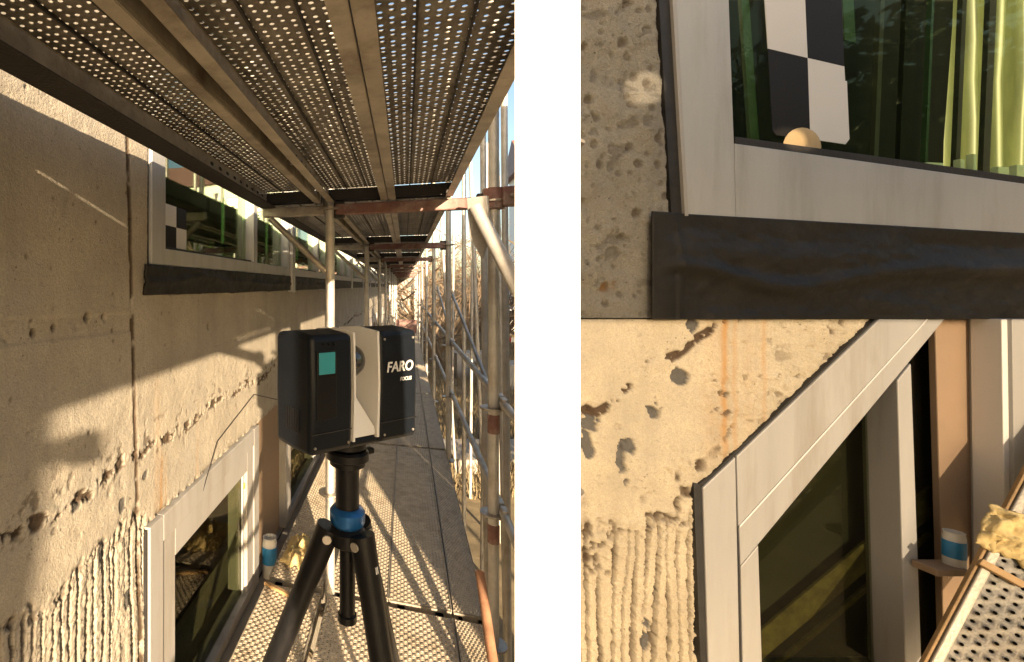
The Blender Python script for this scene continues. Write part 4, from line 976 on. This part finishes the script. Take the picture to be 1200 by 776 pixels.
MB().boxv(A0 + Wv * (PWD + 0.06) + Lv * Ln / 2 - Nv * 0.010, Wv * 0.039, Lv * Ln / 2, Nv * 0.012).build('side_rail_gap', M_SEAL, lp_, bevel=0.003)  # black strip stands for the dark gap beside the plank
def onp(x, y):                                       # point of the plank seen at (x, y)
    d = P(x, y, 1.0) - EYE; t_ = np.dot(A0 + Nv * 0.004 - EYE, Nv) / np.dot(d, Nv); return EYE + d * t_
crumple('yellow_rag', onp(1186, 628), Wv, Lv, Nv, 0.055, 0.075, 0.05, M_YELLOW, 95, 'crumpled yellow rag on the sloping plank at the lower right', 'rag')
p0_, p1_ = onp(1145, 658), onp(1196, 686)
tag(MB().boxv((p0_ + p1_) / 2 + Nv * 0.010, (p1_ - p0_) / 2, np.cross(Nv, (p1_ - p0_) / np.linalg.norm(p1_ - p0_)) * 0.010, Nv * 0.008).build('wooden_stick', M_WOOD, bevel=0.002), 'flat wooden stick across the sloping plank at the lower right', 'stick')
ls = tag(MB().pxprism([(1098, 668), (1135, 668), (1138, 676), (1098, 676)], DF - 0.06, 0.06).build('bottle_shelf', M_BROWN, bevel=0.002), 'small brown bracket shelf under the bottle on the brown panel', 'shelf')
bottle(P(1118, 668, DF - 0.03), 0.125, 'clear bottle with blue label before the brown panel, lower right')

# shade board, added out of view to keep the upper wall sample in shade
DB = -1.0; dz = (DS - DB) * 0.2225; dr = (DS - DB) * 0.0195
def sb(x, y): return EYE + RGT * ((x - CX) / FPX * DS + dr) + FWD * DB + UP * ((CY - y) / FPX * DS + dz)
outer = [sb(676, 377), sb(1435, 377), sb(1435, -120), sb(676, -120)]
def hole(x, y, rx, ry, n=14): return [sb(x + rx * math.cos(-2 * math.pi * k / n), y + ry * math.sin(-2 * math.pi * k / n)) for k in range(n)]
loops = [outer, hole(757, 104, 22, 20), hole(940, 160, 23, 19)]  # holes shaped to throw two light spots
allp = [p for l_ in loops for p in l_]
tri = tessellate_polygon([[Vector(p) for p in l_] for l_ in loops])
bt = thing('shade_board', 'large board added on two poles behind the viewpoint to shade the upper window corner', 'board', np.array([outer[0][0], outer[0][1], 0]))
b = MB(); b.v = [tuple(p) for p in allp]; b.f = [tuple(t_) for t_ in tri]; b.m = [0] * len(tri)
o = b.build('panel', M_BOARD, bt); o.modifiers.new('thick', 'SOLIDIFY').thickness = 0.008
MB().quad(sb(676, -125) - FWD * 0.02, sb(1260, -125) - FWD * 0.02, sb(1260, 840) - FWD * 0.02, sb(676, 840) - FWD * 0.02).build('dimming_net', M_NET, bt)  # added unseen net dims the sun on the lower wall sample
for x in (668, 1442):
    q = sb(x, 0); q0 = q.copy(); q0[2] = 0; q1 = sb(x, -130)
    MB().tube(q0, q1, 0.03, n=12).build('pole', M_TUBE, bt, smooth=True)

# ================================================================== BEYOND THE SCAFFOLD
def tree(name, base, hgt, label, leafm, nleaf, seed, group, crown=(0.33, 0.42), leaf=0.16, bare=False):
    r = random.Random(seed); base = np.asarray(base, float)
    t = thing(name, label, 'tree' if hgt > 2.5 else 'shrub', base, group)
    tips = []; b = MB()
    def grow(p, d, L, rad, lev):
        segs = 3 if lev < 2 else 2; q = p
        for s in range(segs):
            d = d + np.array([r.gauss(0, 0.16), r.gauss(0, 0.16), r.gauss(0, 0.08)]); d /= np.linalg.norm(d)
            q2 = q + d * L / segs; b.tube(q, q2, rad * (1 - 0.25 * s / segs), rad * (1 - 0.25 * (s + 1) / segs), 6 if lev < 2 else 4, cap=False); q = q2
            if lev < (4 if bare else 3) and s > 0 or (lev >= 1 and lev < 3):
                for _ in range(2 if lev else 3):
                    e = d + np.array([r.gauss(0, 0.7), r.gauss(0, 0.7), r.gauss(0.15, 0.45)]); e /= np.linalg.norm(e)
                    grow(q, e, L * r.uniform(0.45, 0.7), rad * 0.5, lev + 1)
        tips.append(q)
    nst = 4 if bare else 1
    for s in range(nst):
        d = np.array([r.gauss(0, 0.30 if bare else 0.05), r.gauss(0, 0.30 if bare else 0.05), 1.0]); grow(base + (r.gauss(0, 0.1) * bare, r.gauss(0, 0.1) * bare, -0.05), d / np.linalg.norm(d), hgt * 0.5, hgt * (0.010 if bare else 0.022), 1 if bare else 0)
    b.build('trunk' if not bare else 'branches', M_BARK, t, rnorm=False)
    if nleaf:
        c = base + (0, 0, hgt * 0.62); R = np.random.RandomState(seed)
        ncl = 46; dirs = R.normal(size=(ncl, 3)); dirs /= np.linalg.norm(dirs, axis=1)[:, None]
        cl = c + dirs * (R.uniform(0.3, 1, ncl) ** 0.6)[:, None] * np.array([crown[0] * hgt, crown[0] * hgt, crown[1] * hgt])
        cr_ = R.uniform(0.06, 0.12, ncl) * hgt
        k = R.randint(0, ncl, nleaf)
        pos = cl[k] + R.normal(size=(nleaf, 3)) * cr_[k][:, None] * 0.55
        a = R.normal(size=(nleaf, 3)); a /= np.linalg.norm(a, axis=1)[:, None]
        bb = np.cross(a, R.normal(size=(nleaf, 3))); bb /= np.linalg.norm(bb, axis=1)[:, None]
        s = (R.uniform(0.5, 1.1, nleaf) * leaf)[:, None]
        v = np.stack([pos - a * s, pos + bb * s * 0.45, pos + a * s, pos - bb * s * 0.45], 1).reshape(-1, 3)
        link_mesh('crown', v, np.arange(nleaf * 4).reshape(-1, 4), leafm, t)
    return t
# bare shrubs and thin trees seen through the posts
def at(x, d): q = P(x, 335, d); return np.array([q[0], q[1], -0.05])
rs = random.Random(5)
protoB = [tree('bare_shrub', at(540, 26), 4.2, 'bare brown shrub beyond the guard rails', M_LEAF, 0, 300, 'bare shrubs beyond the scaffold', bare=True),
          tree('bare_shrub', at(575, 31), 5.2, 'tall bare shrub beyond the guard rails', M_LEAF, 0, 301, 'bare shrubs beyond the scaffold', bare=True)]
protoB[0]['label'] = 'bare brown shrub straight beyond the outer posts, nearest of the row'
protoB[1]['label'] = 'taller bare shrub by the right edge of the walk view'
k = 0
for (x, d) in ((502, 24), (510, 44), (518, 30), (524, 22), (530, 38), (548, 46), (556, 34), (566, 24), (582, 48), (590, 36), (596, 27)):
    c = copy_tree(protoB[k % 2], at(x, d), 'bare twiggy shrub in the thicket beyond the guard rails, %s from the left' % ORD[k]); c.rotation_euler.z = rs.uniform(0, 6); s_ = rs.uniform(1.15, 1.9); c.scale = (s_, s_, s_); k += 1
# green trees to the right, seen through and reflected in the glass
def atx(x, y): return np.array([x, y, -0.05])
gt = tree('leafy_tree', atx(9, 21), 7.5, 'green leafy tree reflected in the upper windows, nearest of its row', M_LEAF, 9000, 310, 'green trees to the right of the site', leaf=0.17)
for k, (x, y, s_) in enumerate(((13, 27, 1.1), (10.5, 34, 1.2), (20, 30, 1.3), (24, 22, 1.1), (17, 44, 1.4))):
    c = copy_tree(gt, atx(x, y), '%s green leafy tree of the row to the right, behind the nearest' % ORD[k]); c.scale = (s_,) * 3; c.rotation_euler.z = k * 1.3
for k, (r_, f_, s_) in enumerate(((11.5, -5.3, 1.1), (13.5, -8, 1.25), (14.5, -3, 1.15), (11.5, -10.5, 1.2))):  # unseen trees added so the glass mirrors something dark
    q = EYE + RGT * r_ + FWD * f_; c = copy_tree(gt, atx(q[0], q[1]), '%s leafy tree added to the right behind the viewpoint to darken the glass reflection' % ORD[k]); c.scale = (s_,) * 3; c.rotation_euler.z = k * 0.9
yt = tree('yellow_green_tree', atx(4.9, 5.2), 5.4, 'yellow green leafy tree seen through the upper green glass', M_LEAFY, 9000, 320, 'yellow green trees behind the glass', crown=(0.36, 0.45), leaf=0.10)
c = copy_tree(yt, atx(6.6, 6.6), 'second yellow green tree further behind the green glass'); c.rotation_euler.z = 2
c = copy_tree(yt, atx(5.9, 8.9), 'third yellow green tree, farthest behind the green glass'); c.rotation_euler.z = 4
hq = np.array([19.0, 50.0, 0.0])  # unseen house added for a bright reflection in the upper windows
hs = thing('white_house', 'white rendered house added far to the right as a bright reflection for the upper windows', 'house', hq)
MB().box(hq + (-8, 0, 0), hq + (13, 9, 15)).build('wall', M_WHITE, hs)
MB().prism([hq + (-8.6, -0.6, 15), hq + (-8.6, 9.6, 15), hq + (-8.6, 4.5, 18.5)], [hq + (13.6, -0.6, 15), hq + (13.6, 9.6, 15), hq + (13.6, 4.5, 18.5)]).build('roof', M_REDOX, hs)
for fx in range(6):
    for fz in range(4):
        c = hq + (-5.8 + fx * 3.3, -0.03, 2.3 + fz * 3.4)
        wv_ = MB().box(c + (-0.65, -0.05, -0.9), c + (0.65, 0.0, 0.9)).build('window', M_FRAME, hs)
        MB().box(c + (-0.55, -0.07, -0.8), c + (0.55, -0.051, 0.8)).build('pane', M_VANG, wv_)
# concrete blocks, slabs and a vehicle in the yard
def yard_block(x, y, d, w_, h_, dep, lab, m=M_SLAB, nm='concrete_block'):
    q = at(x, d); q[2] = 0
    return tag(MB().boxv(q + (0, 0, h_ / 2 - 0.02), RGT * w_ / 2, FWD * dep / 2, UP * h_ / 2).build(nm, m, bevel=0.03), lab, 'block', None)
yard_block(586, 440, 17, 1.6, 0.9, 1.0, 'grey concrete block in the yard at the right end of the view')
yard_block(556, 440, 19, 1.8, 1.0, 1.0, 'grey concrete block in the yard, left of the other')
yard_block(596, 540, 9.8, 2.6, 0.28, 1.3, 'low concrete slab on the ground beside the scaffold', nm='concrete_slab')
q = at(612, 34); q[2] = 0
vn = thing('parked_van', 'pale parked van far off between the outer posts', 'van', q)
vx, vy = RGT, FWD
MB().prism([q + vx * a_ - vy * 0.95 + UP * z_ for a_, z_ in ((-2.5, 0.45), (-2.5, 1.15), (-1.9, 1.35), (-1.2, 2.1), (2.6, 2.15), (2.7, 0.45))],
           [q + vx * a_ + vy * 0.95 + UP * z_ for a_, z_ in ((-2.5, 0.45), (-2.5, 1.15), (-1.9, 1.35), (-1.2, 2.1), (2.6, 2.15), (2.7, 0.45))]).build('body', M_WHITE, vn, bevel=0.08)
for x0, x1 in ((-1.5, -0.5), (-0.3, 1.0), (1.2, 2.4)):
    MB().boxv(q + vx * (x0 + x1) / 2 - vy * 0.96 + UP * 1.62, vx * (x1 - x0) / 2, vy * 0.02, UP * 0.28).build('side_window', M_VANG, vn, bevel=0.01)
for x0 in (-1.6, 1.7):
    w_ = MB().tube(q + vx * x0 - vy * 0.99 + UP * 0.36, q + vx * x0 - vy * 0.75 + UP * 0.36, 0.36, n=20).build('wheel', M_TYRE, vn, smooth=True)
MB().boxv(q + vx * -2.52 - vy * 0.7 + UP * 0.85, vx * 0.03, vy * 0.15, UP * 0.12).build('headlight', M_CRATE, vn)
MB().boxv(q + vx * 2.7 - vy * 0.8 + UP * 0.9, vx * 0.03, vy * 0.1, UP * 0.25).build('tail_light', M_REDP, vn)
q = at(598, 24); q[2] = 0
rb = thing('road_barrier', 'red and white road barrier board in the yard by the right edge', 'barrier', q)
for s in (-0.7, 0.7): MB().boxv(q + RGT * s + UP * 0.45, RGT * 0.04, FWD * 0.04, UP * 0.45).build('leg', M_STEEL, rb)
for k in range(6): MB().boxv(q + RGT * (-0.75 + 0.3 * k) + UP * 0.9 - FWD * 0.06, RGT * 0.149, FWD * 0.012, UP * 0.12).build('stripe', M_REDP if k % 2 == 0 else M_WHITE, rb)
# dry grass
R = np.random.RandomState(77); n = 16000
dd = R.uniform(8, 45, n); px = R.uniform(485, 625, n)
base = np.stack([((px - CX) / FPX * dd) * cP - dd * sP, ((px - CX) / FPX * dd) * sP + dd * cP, np.zeros(n)], 1)
hg = R.uniform(0.12, 0.5, n)[:, None]; a = R.normal(size=(n, 3)); a[:, 2] = 0; a /= np.linalg.norm(a, axis=1)[:, None]
tip = base + np.array([0, 0, 1]) * hg + a[:, [1, 0, 2]] * hg * 0.5
v = np.stack([base - a * 0.012, base + a * 0.012, tip], 1).reshape(-1, 3); v[:, 2] -= 0.02
gs = link_mesh('dry_grass', v, np.arange(n * 3).reshape(-1, 3), M_STRAW, loc=(0, 0, 0))
tag(gs, 'dry straw coloured grass beyond the scaffold', 'grass', kind='stuff')

for o in bpy.data.objects:
    if '_o' in o.keys(): del o['_o']
